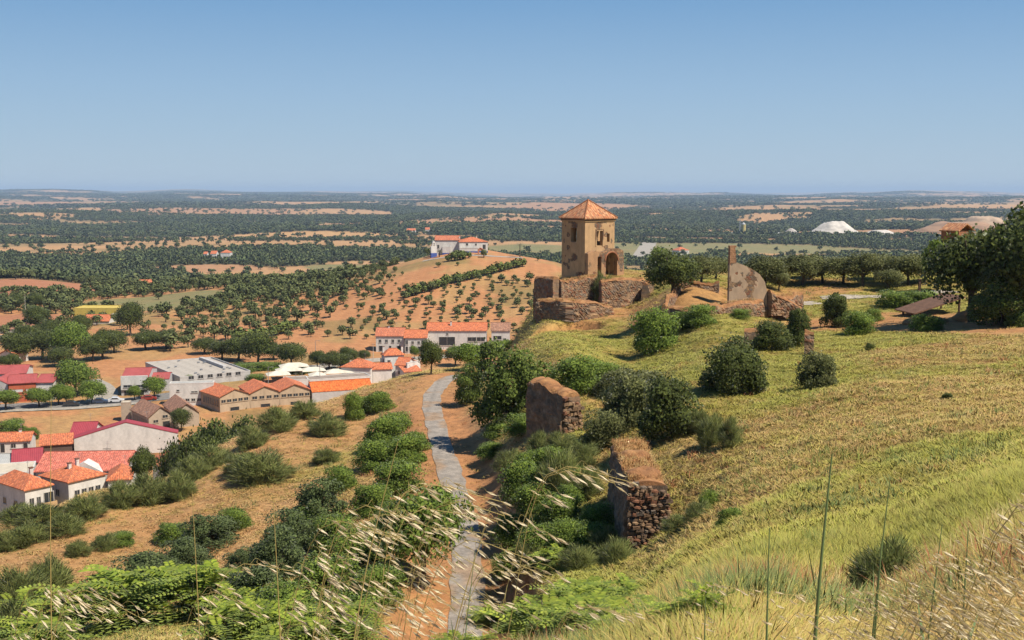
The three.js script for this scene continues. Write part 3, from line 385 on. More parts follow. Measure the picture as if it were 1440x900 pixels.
const BUILDINGS = [
{"name":"town_house","label":"white two storey house with a hipped orange roof and a balcony","cat":"house","x":-88.22,"z":-203.48,"a":0.8895,"w":5.21,"d":11,"base":-60.3,"e":6.3,"roof":"hip","rise":2.0,"wall":"white","rcol":"orange","win":[["f",0.8,3.2,0.8,1.4],["f",2.2,3.2,0.7,1.4],["f",3.6,2.9,1.8,2.2],["f",0.9,0.4,1.2,1.8],["l",3,2.6,1,1.2],["l",7,2.6,1,1.2]],"chim":[[4,-5]],"balc":[[3,2.6,2.6]]},
{"name":"town_house","label":"white house with a hipped orange roof beside the house with the balcony","cat":"house","x":-82.97,"z":-210.26,"a":0.9528,"w":7.99,"d":9,"base":-60.3,"e":6.0,"roof":"hip","rise":1.9,"wall":"white","rcol":"orange","win":[["f",1.25,3,1,1.2],["f",2.75,3,1,1.2],["f",4.25,3,1,1.2],["f",5.75,3,1,1.2],["l",3,3,1,1.2]],"chim":[[3,-4],[6,-6]]},
{"name":"town_house","label":"low house with an orange roof next to the dark rounded tree","cat":"house","x":-77.06,"z":-214.58,"a":0.2666,"w":4.13,"d":8,"base":-60.3,"e":5.3,"roof":"hip","rise":1.8,"wall":"white","rcol":"orange","win":[["f",1,2,1,1.2]]},
{"name":"town_house","label":"house with a pointed orange hipped roof behind the broom","cat":"house","x":-70.12,"z":-224.77,"a":0.4774,"w":7.86,"d":9,"base":-60.3,"e":5.3,"roof":"hip","rise":2.6,"wall":"white","rcol":"orange","win":[["f",1.2,2,1,1.2],["f",4,2,1,1.2]],"chim":[[5.5,-6]]},
{"name":"market_hall","label":"long hall with a salmon red tiled roof and a white pediment","cat":"hall","x":-94.17,"z":-222.48,"a":0.0669,"w":17.36,"d":13.64,"base":-60.3,"e":5.0,"roof":"gx","rise":2.4,"wall":"white","rcol":"salmon","win":[["f",1.73,2,1.2,1.4],["f",4.4,2,1.2,1.4],["f",7.07,2,1.2,1.4]],"ped":[6.2,13.2,2.1]},
{"name":"tin_shed","label":"building with a crimson sheet roof and white walls","cat":"shed","x":-101.85,"z":-229.84,"a":0.352,"w":5.38,"d":9,"base":-60.3,"e":4.8,"roof":"gx","rise":2.0,"wall":"white","rcol":"crimson","win":[["f",5,1,1.2,2.6]]},
{"name":"tin_shed","label":"building with a pale grey sheet roof beside the crimson roof","cat":"shed","x":-106.24,"z":-229.25,"a":0.1431,"w":4.27,"d":9,"base":-60.3,"e":4.5,"roof":"gx","rise":1.4,"wall":"white","rcol":"grey","win":[["f",1,3,2,0.8]]},
{"name":"flat_house","label":"building with a cream flat roof behind the balcony house","cat":"building","x":-101.39,"z":-219.79,"a":0.3225,"w":7.2,"d":9,"base":-60.3,"e":5.1,"roof":"flat","rise":0.25,"wall":"white","rcol":"cream","win":[]},
{"name":"farmhouse","label":"low white farmhouse with an orange roof on the waste ground","cat":"house","x":-119.55,"z":-259.99,"a":0.1897,"w":8.03,"d":6,"base":-60.3,"e":2.7,"roof":"gx","rise":1.5,"wall":"white","rcol":"orange","win":[["f",1.6,0.2,0.9,2],["f",3.9,1.2,1,1],["f",6.6,0.2,0.9,2],["f",0.4,0.2,0.9,2]],"chim":[[5.4,-3]]},
{"name":"open_shed","label":"open fronted shed with an orange roof and dark sides","cat":"shed","x":-106.69,"z":-255.39,"a":0.3399,"w":6.62,"d":5.5,"base":-60.3,"e":2.9,"roof":"shed","rise":1.3,"wall":"darkbrown","rcol":"orange","win":[]},
{"name":"white_warehouse","label":"big white warehouse with a blank gable front and crimson roof edges","cat":"warehouse","x":-100.55,"z":-259.23,"a":0.2576,"w":22.9,"d":3.5,"base":-60.3,"e":3.7,"roof":"gz","rise":3.2,"wall":"white","rcol":"crimson","win":[],"front":1},
{"name":"white_warehouse","label":"smaller white warehouse with a crimson roof beside the blank gable","cat":"warehouse","x":-102.54,"z":-261.83,"a":0.1536,"w":5.05,"d":12,"base":-60.3,"e":3.3,"roof":"gx","rise":2.4,"wall":"white","rcol":"crimson","win":[]},
{"name":"old_shed","label":"old brown tiled shed with a pale gable and two openings","cat":"shed","x":-92.09,"z":-286.81,"a":0.635,"w":6.26,"d":13.45,"base":-60.3,"e":3.0,"roof":"gz","rise":2.6,"wall":"old","rcol":"brown","win":[["f",1.2,1.6,1.2,0.7],["f",3.6,2.6,1.3,0.7],["f",3.6,0.1,1.8,1.6],["l",1.44,0.6,0.7,1.6],["l",3.01,0.6,0.7,1.6],["l",4.58,0.6,0.7,1.6],["l",6.15,0.6,0.7,1.6],["l",7.72,0.6,0.7,1.6],["l",9.29,0.6,0.7,1.6],["l",10.86,0.6,0.7,1.6]]},
{"name":"old_shed","label":"second old brown tiled shed behind the dark tree","cat":"shed","x":-86.96,"z":-291.47,"a":0.4705,"w":6.32,"d":14.67,"base":-60.3,"e":3.0,"roof":"gz","rise":2.6,"wall":"old","rcol":"brown","win":[]},
{"name":"water_tank","label":"square concrete water tank on the waste ground","cat":"tank","x":-102.94,"z":-298.29,"a":0.2216,"w":2.32,"d":3,"base":-60.3,"e":4.7,"roof":"flat","rise":0.2,"wall":"old","rcol":"cream","win":[]},
{"name":"red_factory","label":"red roofed factory with a white upper front and glass doors","cat":"factory","x":-114.69,"z":-333.13,"a":0.1693,"w":7.63,"d":19.73,"base":-60.3,"e":5.4,"roof":"gx","rise":1.6,"wall":"pale","rcol":"redsheet","win":[["f",0.8,2.9,2.3,0.7],["f",4.3,2.9,2.3,0.7],["f",0.8,0.1,5.6,1.7],["l",15.5,1.5,2,3],["l",20.5,1.5,2,3],["l",2,3,1.2,1],["l",2,0.4,1.2,2]],"fascia":1},
{"name":"red_factory","label":"low red roofed wing behind the factory with glass doors","cat":"factory","x":-108.88,"z":-339.71,"a":0.2146,"w":6.13,"d":12,"base":-60.3,"e":4.1,"roof":"gx","rise":1.0,"wall":"pale","rcol":"redsheet","win":[]},
{"name":"brick_factory","label":"orange brick factory with a red roof and two white window bands","cat":"factory","x":-143.05,"z":-322.62,"a":0.3499,"w":7.11,"d":14,"base":-60.3,"e":5.7,"roof":"gx","rise":1.4,"wall":"brick","rcol":"redsheet","win":[["f",0.7,3.2,3,0.8,"white"],["f",4.6,3.2,3,0.8,"white"],["f",1.2,1.9,2.4,0.3],["f",4.6,1.9,2.4,0.3]]},
{"name":"brick_factory","label":"white fronted end of the brick factory behind the street trees","cat":"factory","x":-136.52,"z":-325.63,"a":0.1343,"w":4.59,"d":14,"base":-60.3,"e":5.5,"roof":"gx","rise":1.3,"wall":"white","rcol":"redsheet","win":[["f",1,0.3,2.6,2.2]]},
{"name":"brick_factory","label":"grey gabled wing at the far side of the brick factory","cat":"factory","x":-149.51,"z":-322.59,"a":0.1002,"w":6.03,"d":14,"base":-60.3,"e":5.5,"roof":"gz","rise":1.6,"wall":"pale","rcol":"redsheet","win":[]},
{"name":"brick_factory","label":"rear factory hall with a red roof and white eaves","cat":"factory","x":-157.02,"z":-339.12,"a":0.2449,"w":11.08,"d":14,"base":-60.3,"e":5.7,"roof":"gx","rise":1.5,"wall":"white","rcol":"redsheet","win":[]},
{"name":"flat_warehouse","label":"huge grey flat roofed warehouse with a parapet","cat":"warehouse","x":-101.84,"z":-348.42,"a":0.5888,"w":22.56,"d":36.28,"base":-60.3,"e":3.1,"roof":"flat","rise":0.5,"wall":"pale","rcol":"greige","win":[["f",2.7,2.5,1.6,1],["f",5.7,2.5,1.6,1],["f",8.7,2.5,1.6,1],["f",11.7,2.5,1.6,1],["f",14.7,2.5,1.6,1],["f",17.7,2.5,1.6,1]],"vents":1},
{"name":"office_block","label":"white modern office block with a grey side wall and dark windows","cat":"office","x":-96.14,"z":-318.48,"a":0.1498,"w":12.04,"d":3.44,"base":-60.3,"e":6.3,"roof":"flat","rise":0.3,"wall":"white","rcol":"grey","win":[["f",2.79,1.4,1.0,0.7],["f",4.38,1.4,1.0,0.7],["f",5.96,1.4,1.0,0.7],["f",7.54,1.4,1.0,0.7],["f",9.12,1.4,1.0,0.7],["f",10.71,1.4,1.0,0.7],["f",6,3.8,1.6,0.35],["f",2,4.2,0.7,0.5]]},
{"name":"gabled_warehouse","label":"first bay of the triple gabled warehouse with a dark side wall","cat":"warehouse","x":-79.89,"z":-309.97,"a":0.675,"w":8.85,"d":14.04,"base":-60.3,"e":4.1,"roof":"gz","rise":1.9,"wall":"beige","rcol":"orange","win":[["f",0.42,2.5,1.25,0.8],["f",2.1,2.5,1.25,0.8],["f",3.78,2.5,1.25,0.8],["f",5.46,2.5,1.25,0.8],["f",7.14,2.5,1.25,0.8],["l",0.75,1.4,1,1.8],["l",2.25,1.4,1,1.8],["l",3.75,1.4,1,1.8],["l",5.25,1.4,1,1.8],["l",6.75,1.4,1,1.8],["l",8.25,1.4,1,1.8],["l",9.75,1.4,1,1.8],["f",3,0,2.6,1.0]]},
{"name":"gabled_warehouse","label":"middle bay of the triple gabled warehouse","cat":"warehouse","x":-72.9,"z":-315.5,"a":0.4523,"w":8.33,"d":13.07,"base":-60.3,"e":4.1,"roof":"gz","rise":1.9,"wall":"beige","rcol":"orange","win":[["f",0.64,2.5,1.35,0.8],["f",2.66,2.5,1.35,0.8],["f",4.69,2.5,1.35,0.8],["f",6.71,2.5,1.35,0.8],["f",3,0,2.6,1.0]]},
{"name":"gabled_warehouse","label":"end bay of the triple gabled warehouse beside the long orange roof","cat":"warehouse","x":-65.33,"z":-319.15,"a":0.393,"w":8.5,"d":12.63,"base":-60.3,"e":4.1,"roof":"gz","rise":1.9,"wall":"beige","rcol":"orange","win":[["f",0.5,2.5,1.25,0.8],["f",2.16,2.5,1.25,0.8],["f",3.82,2.5,1.25,0.8],["f",5.48,2.5,1.25,0.8],["f",7.14,2.5,1.25,0.8],["f",3,0,2.6,1.0]]},
{"name":"long_shed","label":"long shed with a bright orange tiled roof and white wall","cat":"shed","x":-56.76,"z":-322.3,"a":0.3772,"w":17.63,"d":7.5,"base":-60.3,"e":3.3,"roof":"gx","rise":2.3,"wall":"pale","rcol":"bright","win":[]},
{"name":"white_shed","label":"long white walled shed with a flat brown roof","cat":"shed","x":-61.67,"z":-345.64,"a":0.426,"w":19.59,"d":7,"base":-60.3,"e":2.9,"roof":"flat","rise":0.2,"wall":"white","rcol":"brownflat","win":[]},
{"name":"white_shed","label":"short white flat shed behind the gabled warehouse","cat":"shed","x":-68.66,"z":-343.78,"a":0.2845,"w":7.04,"d":7,"base":-60.3,"e":3.1,"roof":"flat","rise":0.2,"wall":"white","rcol":"brownflat","win":[["f",1,1,1,0.6],["f",4,1,2.4,0.5]]},
{"name":"village_house","label":"small white house with a hipped orange roof beside the long shed","cat":"house","x":-55.02,"z":-366.67,"a":-0.1548,"w":9.7,"d":8,"base":-60.3,"e":3.7,"roof":"hip","rise":2.2,"wall":"white","rcol":"orange","win":[["f",2,1,1,1.2],["f",6,1,1,1.2]]},
{"name":"village_house","label":"white house with a grey side, two dark windows and a hipped orange roof","cat":"house","x":-42.23,"z":-377.79,"a":0.3859,"w":6.62,"d":3.93,"base":-60.3,"e":5.8,"roof":"hip","rise":2.0,"wall":"white","rcol":"orange","win":[["f",1,3,0.9,1.3],["f",4,3,0.9,1.3],["l",1.2,3,0.9,1.4],["l",4.2,3,0.9,1.4]],"chim":[[0.4,-3],[6.4,-1.5]]},
{"name":"village_house","label":"low house with an orange roof behind the lilac tree","cat":"house","x":-45.01,"z":-367.24,"a":0.2415,"w":6.23,"d":7,"base":-60.3,"e":2.8,"roof":"gx","rise":1.5,"wall":"white","rcol":"orange","win":[]},
{"name":"village_house","label":"house with an orange roof and a white parapet gable","cat":"house","x":-37.91,"z":-369.81,"a":-0.1998,"w":3.84,"d":9,"base":-60.3,"e":3.8,"roof":"gx","rise":2.0,"wall":"white","rcol":"orange","win":[["f",1,1,0.9,1]]},
{"name":"village_house","label":"low outhouse with an orange lean to roof at the crest of the slope","cat":"house","x":-34.38,"z":-364.01,"a":0.4079,"w":5.52,"d":5,"base":-60.3,"e":2.5,"roof":"shed","rise":1.1,"wall":"white","rcol":"orange","win":[]},
{"name":"garden_wall","label":"stepped white gable wall beside the orange roofs","cat":"wall","x":-33.85,"z":-367.16,"a":1.0305,"w":7.29,"d":0.5,"base":-60.3,"e":4.9,"roof":"flat","rise":0.1,"wall":"white","rcol":"white","win":[]},
{"name":"row_house","label":"white two storey row house with brick framed doors and four upper windows","cat":"house","x":-51.34,"z":-430.1,"a":-0.0,"w":10.59,"d":9,"base":-60.3,"e":5.7,"roof":"gx","rise":2.7,"wall":"white","rcol":"old2","win":[["f",1.15,3.3,0.9,1.2],["f",3.55,3.3,0.9,1.2],["f",5.95,3.3,0.9,1.2],["f",8.35,3.3,0.9,1.2],["f",1.2,0.1,1.3,2],["f",5,0.1,0.8,2],["f",8,0.1,1.6,2]],"chim":[[4.5,-4.5]]},
{"name":"row_house","label":"middle white row house with a lower orange roof and dark doorways","cat":"house","x":-40.36,"z":-428.73,"a":-0.0,"w":8.29,"d":9,"base":-60.3,"e":5.2,"roof":"gx","rise":2.5,"wall":"white","rcol":"orange","win":[["f",0.3,2.8,0.9,1.6],["f",2.6,3,0.8,1],["f",4.9,3,0.8,1],["f",6.3,2.8,1.3,1.6],["f",0.4,0.1,0.8,1.9],["f",5,0.1,2.6,1.9]]},
{"name":"row_house","label":"long white row house with a garage opening and dark window bands","cat":"house","x":-32.4,"z":-435.21,"a":-0.0,"w":22.64,"d":10,"base":-59.3,"e":6.1,"roof":"gx","rise":2.6,"wall":"white","rcol":"orange","win":[["f",4.6,0.6,6,3.2],["f",15.5,2.2,3.2,1.5],["f",19,2.2,3,1.5],["f",7.4,4.6,0.7,0.7]],"chim":[[9,-3]]},
{"name":"row_house","label":"end row house with a faded brown roof behind the shrubs","cat":"house","x":-7.86,"z":-435.21,"a":-0.0,"w":7.05,"d":9,"base":-59,"e":5.8,"roof":"gx","rise":2.6,"wall":"white","rcol":"brown","win":[["f",0.8,2.6,3,1.3],["f",4.6,1,1,2]]},
{"name":"yellow_hall","label":"long yellow walled hall","cat":"hall","x":-211.4,"z":-551.15,"a":-0.0,"w":25.01,"d":14,"base":-64,"e":7.5,"roof":"flat","rise":0.3,"wall":"yellow","rcol":"yellow","win":[]},
{"name":"villa","label":"low white house with an orange roof before the yellow hall","cat":"house","x":-198.26,"z":-529.12,"a":-0.0,"w":11.53,"d":9,"base":-63.5,"e":3.3,"roof":"gx","rise":2.6,"wall":"white","rcol":"orange","win":[["f",2.0,0.8,1,1.2],["f",5.0,0.8,1,1.2],["f",8.0,0.8,1,1.2]]},
{"name":"villa","label":"small white block beside the orange roof before the yellow hall","cat":"house","x":-190.08,"z":-539.41,"a":-0.0,"w":7.55,"d":7,"base":-63.5,"e":5.0,"roof":"flat","rise":0.3,"wall":"white","rcol":"cream","win":[["f",1,2,0.8,1],["f",4,2,0.8,1]]},
{"name":"tomb_row","label":"white low building by the park trees","cat":"house","x":-226.09,"z":-497.22,"a":-0.0,"w":8.67,"d":6,"base":-63,"e":3,"roof":"gx","rise":1,"wall":"white","rcol":"brown","win":[]},
{"name":"tomb_row","label":"cream low building with a flat roof by the park trees","cat":"house","x":-211.07,"z":-466.39,"a":0.3854,"w":6.14,"d":5,"base":-62.5,"e":3.0,"roof":"flat","rise":0.2,"wall":"white","rcol":"cream","win":[]},
{"name":"tomb_row","label":"small white block behind the park trees","cat":"house","x":-218.42,"z":-502.45,"a":-0.0,"w":2.5,"d":4,"base":-63,"e":3,"roof":"flat","rise":0.2,"wall":"white","rcol":"white","win":[]},
{"name":"tomb_row","label":"small white house with a reddish roof behind the park trees","cat":"house","x":-219.01,"z":-510.49,"a":0.8602,"w":3.61,"d":5,"base":-63,"e":3,"roof":"gx","rise":1.2,"wall":"white","rcol":"brown","win":[]},
{"name":"tomb_row","label":"small pale house beside the dark park trees","cat":"house","x":-204.66,"z":-502.45,"a":0.6716,"w":4.26,"d":6,"base":-63,"e":3,"roof":"flat","rise":0.3,"wall":"white","rcol":"cream","win":[]},
{"name":"cottage","label":"white cottage with an orange roof among the park trees","cat":"house","x":-180.23,"z":-400.89,"a":-0.2969,"w":6.03,"d":7,"base":-60.3,"e":3.1,"roof":"gz","rise":1.6,"wall":"white","rcol":"orange","win":[["f",1,0.5,1,1.4]]},
{"name":"convent","label":"white convent with an orange roof on the hilltop","cat":"convent","x":-30.01,"z":-656.7,"a":0.1682,"w":16.4,"d":14,"base":-35.5,"e":6.3,"roof":"hip","rise":2.4,"wall":"white","rcol":"orange","win":[["f",3.8,4.4,1.2,1.2],["f",13.5,2.2,1.6,2.6],["f",9,4.4,1,1]],"chim":[[1,-7],[11,-8]],"band":1},
{"name":"convent","label":"long nave of the white convent with a faded orange roof","cat":"convent","x":-44.13,"z":-661.65,"a":-0.0,"w":13.89,"d":11,"base":-35.5,"e":7.1,"roof":"gx","rise":2.4,"wall":"white","rcol":"old2","win":[["f",1.2,2.5,1.1,2]]},
{"name":"convent_annex","label":"low white annex with a blue base beside the convent palms","cat":"annex","x":-39.97,"z":-660.05,"a":-0.0,"w":4.89,"d":5,"base":-35.3,"e":3.1,"roof":"flat","rise":0.3,"wall":"white","rcol":"cream","win":[],"band":1},
{"name":"convent_annex","label":"white garden wall with a blue base below the convent","cat":"wall","x":-29.99,"z":-655.79,"a":-0.0,"w":10.54,"d":1,"base":-35.5,"e":2.9,"roof":"flat","rise":0.1,"wall":"white","rcol":"cream","win":[],"band":1},
{"name":"farmstead","label":"white farmhouse with an orange roof on a far rise","cat":"farm","x":-408.04,"z":-1609.86,"a":-0.0,"w":12.94,"d":16,"base":-97,"e":12,"roof":"hip","rise":4,"wall":"white","rcol":"orange","win":[]},
{"name":"farmstead","label":"small white farm building beside the farmhouse on the far rise","cat":"farm","x":-429.37,"z":-1637.92,"a":-0.0,"w":8.1,"d":14,"base":-97,"e":9,"roof":"gx","rise":4,"wall":"white","rcol":"orange","win":[]},
{"name":"farmstead","label":"smallest white farm building on the far rise","cat":"farm","x":-438.0,"z":-1632.29,"a":-0.0,"w":5.05,"d":10,"base":-97,"e":9,"roof":"gx","rise":3,"wall":"white","rcol":"orange","win":[]},
{"name":"farmstead","label":"red roofed farm shed at the edge of the green field","cat":"farm","x":-282.33,"z":-872.4,"a":0.4291,"w":8.33,"d":14,"base":-72,"e":3.5,"roof":"gx","rise":2.5,"wall":"old","rcol":"orange","win":[]},
{"name":"farmstead","label":"white house alone in the green fields beyond the tower","cat":"farm","x":260.15,"z":-1790.8,"a":0.5545,"w":20.14,"d":18,"base":-101,"e":7,"roof":"hip","rise":5,"wall":"white","rcol":"orange","win":[]},
{"name":"farmstead","label":"white farm buildings behind the convent","cat":"farm","x":-248.88,"z":-2725.58,"a":-0.0,"w":20.18,"d":20,"base":-106,"e":10,"roof":"gx","rise":5,"wall":"white","rcol":"orange","win":[]},
{"name":"farmstead","label":"far white farm shed behind the convent","cat":"farm","x":-206.62,"z":-2745.16,"a":-0.0,"w":10.16,"d":16,"base":-106,"e":11,"roof":"gx","rise":5,"wall":"white","rcol":"orange","win":[]},
];
const OATS = [[-1.105,-1.090,-2.872,0,0.34],
[-0.925,-0.855,-2.463,1,-0.39],
[-1.066,-0.945,-2.725,1,-0.49],
[-1.180,-1.019,-2.920,3,-0.34],
[-0.757,-1.008,-2.872,1,-0.37],
[-0.746,-1.023,-2.972,1,0.37],
[-0.439,-1.022,-2.999,1,-0.32],
[-0.185,-0.945,-3.367,3,-0.20],
[-0.365,-0.749,-2.692,0,-0.17],
[-0.231,-0.955,-3.068,2,-0.43],
[-0.428,-0.905,-3.128,1,-0.02],
[-0.303,-0.908,-3.366,0,0.45],
[-0.411,-0.894,-3.011,3,-0.13],
[-0.280,-0.698,-2.623,1,0.12],
[-0.158,-0.767,-2.792,3,-0.16],
[-0.437,-0.977,-3.191,0,0.09],
[-0.226,-0.831,-2.828,3,0.45],
[-0.523,-0.889,-3.044,1,-0.16],
[-0.173,-0.876,-2.845,2,-0.19],
[-0.246,-0.996,-3.167,2,0.50],
[-0.467,-0.989,-2.857,3,-0.47],
[-0.223,-0.938,-2.591,3,-0.35],
[-0.152,-1.063,-2.817,2,0.34],
[-0.478,-1.086,-2.840,3,-0.39],
[-0.074,-0.942,-2.937,2,-0.36],
[-0.009,-0.938,-2.668,3,0.46],
[0.115,-0.738,-2.980,3,-0.10],
[0.058,-0.797,-3.196,1,0.13],
[0.152,-0.990,-2.640,2,0.02],
[0.166,-0.999,-2.626,2,0.19],
[0.844,-0.949,-2.440,2,0.34],
[0.775,-1.065,-2.647,2,0.15],
[0.845,-0.874,-2.536,2,-0.17],
[0.744,-0.918,-2.544,2,-0.15],
[0.914,-1.032,-2.662,2,0.42],
[0.708,-1.000,-2.528,2,0.46],
[0.769,-0.886,-2.361,2,0.44],
[0.843,-1.012,-2.628,3,-0.33],
[0.929,-0.972,-2.570,3,-0.20],
[0.797,-0.952,-2.407,0,-0.30],
[0.792,-0.899,-2.361,1,0.13],
[0.636,-0.904,-2.431,0,0.39],
[0.693,-1.023,-2.549,0,-0.08],
[0.839,-0.779,-2.080,1,-0.26],
[1.022,-0.705,-2.219,2,0.36],
[1.056,-0.865,-2.297,0,0.05],
[0.924,-0.799,-2.331,2,0.46],
[1.109,-0.865,-2.448,2,-0.03],
[0.885,-0.814,-2.323,1,0.47],
[1.081,-0.873,-2.513,0,-0.12],
[0.940,-0.928,-2.342,2,0.13],
[1.029,-0.781,-2.233,1,-0.01],
[0.936,-0.848,-2.243,1,0.10],
[0.917,-0.934,-2.324,3,-0.48],
[1.166,-0.859,-2.499,1,-0.02],
[0.872,-0.855,-2.307,2,-0.46],
[0.882,-0.817,-2.327,2,-0.26],
[0.955,-0.739,-2.304,1,0.22],
[1.028,-0.935,-2.600,0,-0.48],
[0.927,-0.839,-2.456,2,0.23],
[0.899,-0.851,-2.449,1,-0.46],
[1.003,-0.913,-2.560,1,-0.49],
[1.042,-0.822,-2.322,3,0.36],
[1.082,-0.850,-2.374,1,0.40],
[0.915,-0.841,-2.199,0,0.19],
[1.116,-0.673,-2.581,2,-0.36],
[1.078,-0.679,-2.474,2,0.04],
[1.000,-0.634,-2.312,1,-0.23],
[0.537,-1.053,-2.928,2,0.22]];
const STALKS = [[0.749,-2.802,0.792,-0.647,-2.790,0.0085,1,"thick green stalk bending at its tip before the dry grass"],
[0.650,-2.826,0.650,-0.846,-2.826,0.006,1,"green stalk beside the thick bending stalk"],
[0.909,-2.859,0.956,-0.721,-2.844,0.005,1,"thin green stalk rising over the round broom bush"],
[0.829,-2.570,0.848,-0.797,-2.563,0.0055,1,"green forked stalk in front of the round broom bush"],
[0.963,-2.629,1.004,-0.775,-2.614,0.0045,1,"green stalk beside the round broom bush"],
[1.050,-2.595,1.057,-0.776,-2.593,0.005,1,"green stalk among the densest oats"],
[0.444,-2.562,0.446,-0.931,-2.562,0.005,1,"short pale green stalk before the stony wall"],
[-1.012,-2.395,-0.979,-0.438,-2.409,0.0022,0,"tall dry stalk rising before the hipped roofs"],
[-0.700,-2.504,-0.712,-0.664,-2.501,0.0024,0,"dry stalk before the dry slope and broom"],
[-0.524,-2.547,-0.541,-0.691,-2.543,0.0028,0,"dry golden stalk before the blue green thicket"],
[-0.430,-2.463,-0.251,-0.548,-2.487,0.003,0,"slanting dry golden stalk crossing before the fig tree"],
[-0.232,-2.489,-0.048,-0.704,-2.500,0.003,0,"thin slanting stalk crossing before the paved path"],
[-0.150,-2.596,-0.086,-0.834,-2.599,0.003,1,"thin green stalk before the near end of the path"]];
// ------------------------------------------------------------------ the paved path down the slope
{
  const c = new THREE.CatmullRomCurve3(PATH.map(([x, z]) => V(x, 0, z))), n = 420, W = 0.92, m = 8, pos = [], uv = [], idx = [], col = [];
  for (let i = 0; i <= n; i++) { const p = c.getPointAt(i / n), t = c.getTangentAt(i / n), s = V(-t.z, 0, t.x).normalize(), L = i / n * c.getLength(); for (let j = 0; j <= m; j++) { const f = j / m * 2 - 1, e = Math.abs(f) > 0.9 ? (noise(L * 0.6, f * 5) - 0.6) * 0.22 * Math.sign(f) : 0, q = p.clone().addScaledVector(s, f * W + e); pos.push(q.x, Math.max(PATH_Y, ground(q.x, q.z)) + 0.035 - 0.02 * f * f, q.z); uv.push(q.x / 2.2, q.z / 2.2); const k = mix3(srgb(168, 158, 146), srgb(192, 180, 166), fbm(q.x * 1.1, q.z * 0.8, 3)); const d = mix3(k, srgb(186, 150, 112), 0.7 * sstep(0.55, 0.75, fbm(q.x * 0.5 + 3, q.z * 0.5, 3) + 0.12 * Math.abs(f))); col.push(...d); if (i && j) { const o = i * (m + 1) + j; idx.push(o - m - 2, o - m - 1, o - 1, o - 1, o - m - 1, o); } } }
  const g = new THREE.BufferGeometry(); g.setAttribute('position', new THREE.Float32BufferAttribute(pos, 3)); g.setAttribute('uv', new THREE.Float32BufferAttribute(uv, 2)); g.setAttribute('color', new THREE.Float32BufferAttribute(col, 3)); g.setIndex(idx); g.computeVertexNormals();
  if (g.attributes.normal.getY(0) < 0) { g.setIndex(idx.map((_, i) => idx[i % 3 === 1 ? i + 1 : i % 3 === 2 ? i - 1 : i])); g.computeVertexNormals(); }
  struct(new THREE.Mesh(g, new THREE.MeshStandardMaterial({ vertexColors: true, roughness: 0.95, map: stoneGrain, bumpMap: stoneBump, bumpScale: 0.03, side: THREE.DoubleSide })), 'path');
}
// ------------------------------------------------------------------ rubble masonry
const MORTAR = srgb(172, 142, 110), STONES = { brown: T([160, 126, 96], [176, 142, 110], [140, 114, 92], [190, 154, 116], [164, 112, 82], [148, 130, 112]), plaster: T([158, 130, 104], [146, 120, 96], [172, 144, 116], [136, 114, 92], [164, 128, 98]), dirt: T([190, 136, 88], [176, 122, 78], [200, 150, 98]) };
const rubbleMat = new THREE.MeshStandardMaterial({ vertexColors: true, roughness: 1, map: stoneGrain, bumpMap: stoneBump, bumpScale: 0.03 });
function cell(u, v, su, sv) {  // jittered stone cells: [id hash, distance to edge]
  const y = v / sv, j = Math.floor(y), best = [9, 9, 0];
  for (let dj = -1; dj <= 1; dj++) { const row = j + dj, x = u / su + 0.5 * (row & 1), i = Math.floor(x); for (let di = -1; di <= 1; di++) { const a = i + di, px = a + 0.25 + 0.5 * hash(a, row * 7 + 3), py = row + 0.3 + 0.4 * hash(a * 3 + 1, row), d = Math.hypot((x - px), (y - py)); if (d < best[0]) { best[1] = best[0]; best[0] = d; best[2] = hash(a * 13 + 5, row * 31 + 2); } else if (d < best[1]) best[1] = d; } }
  return best;
}
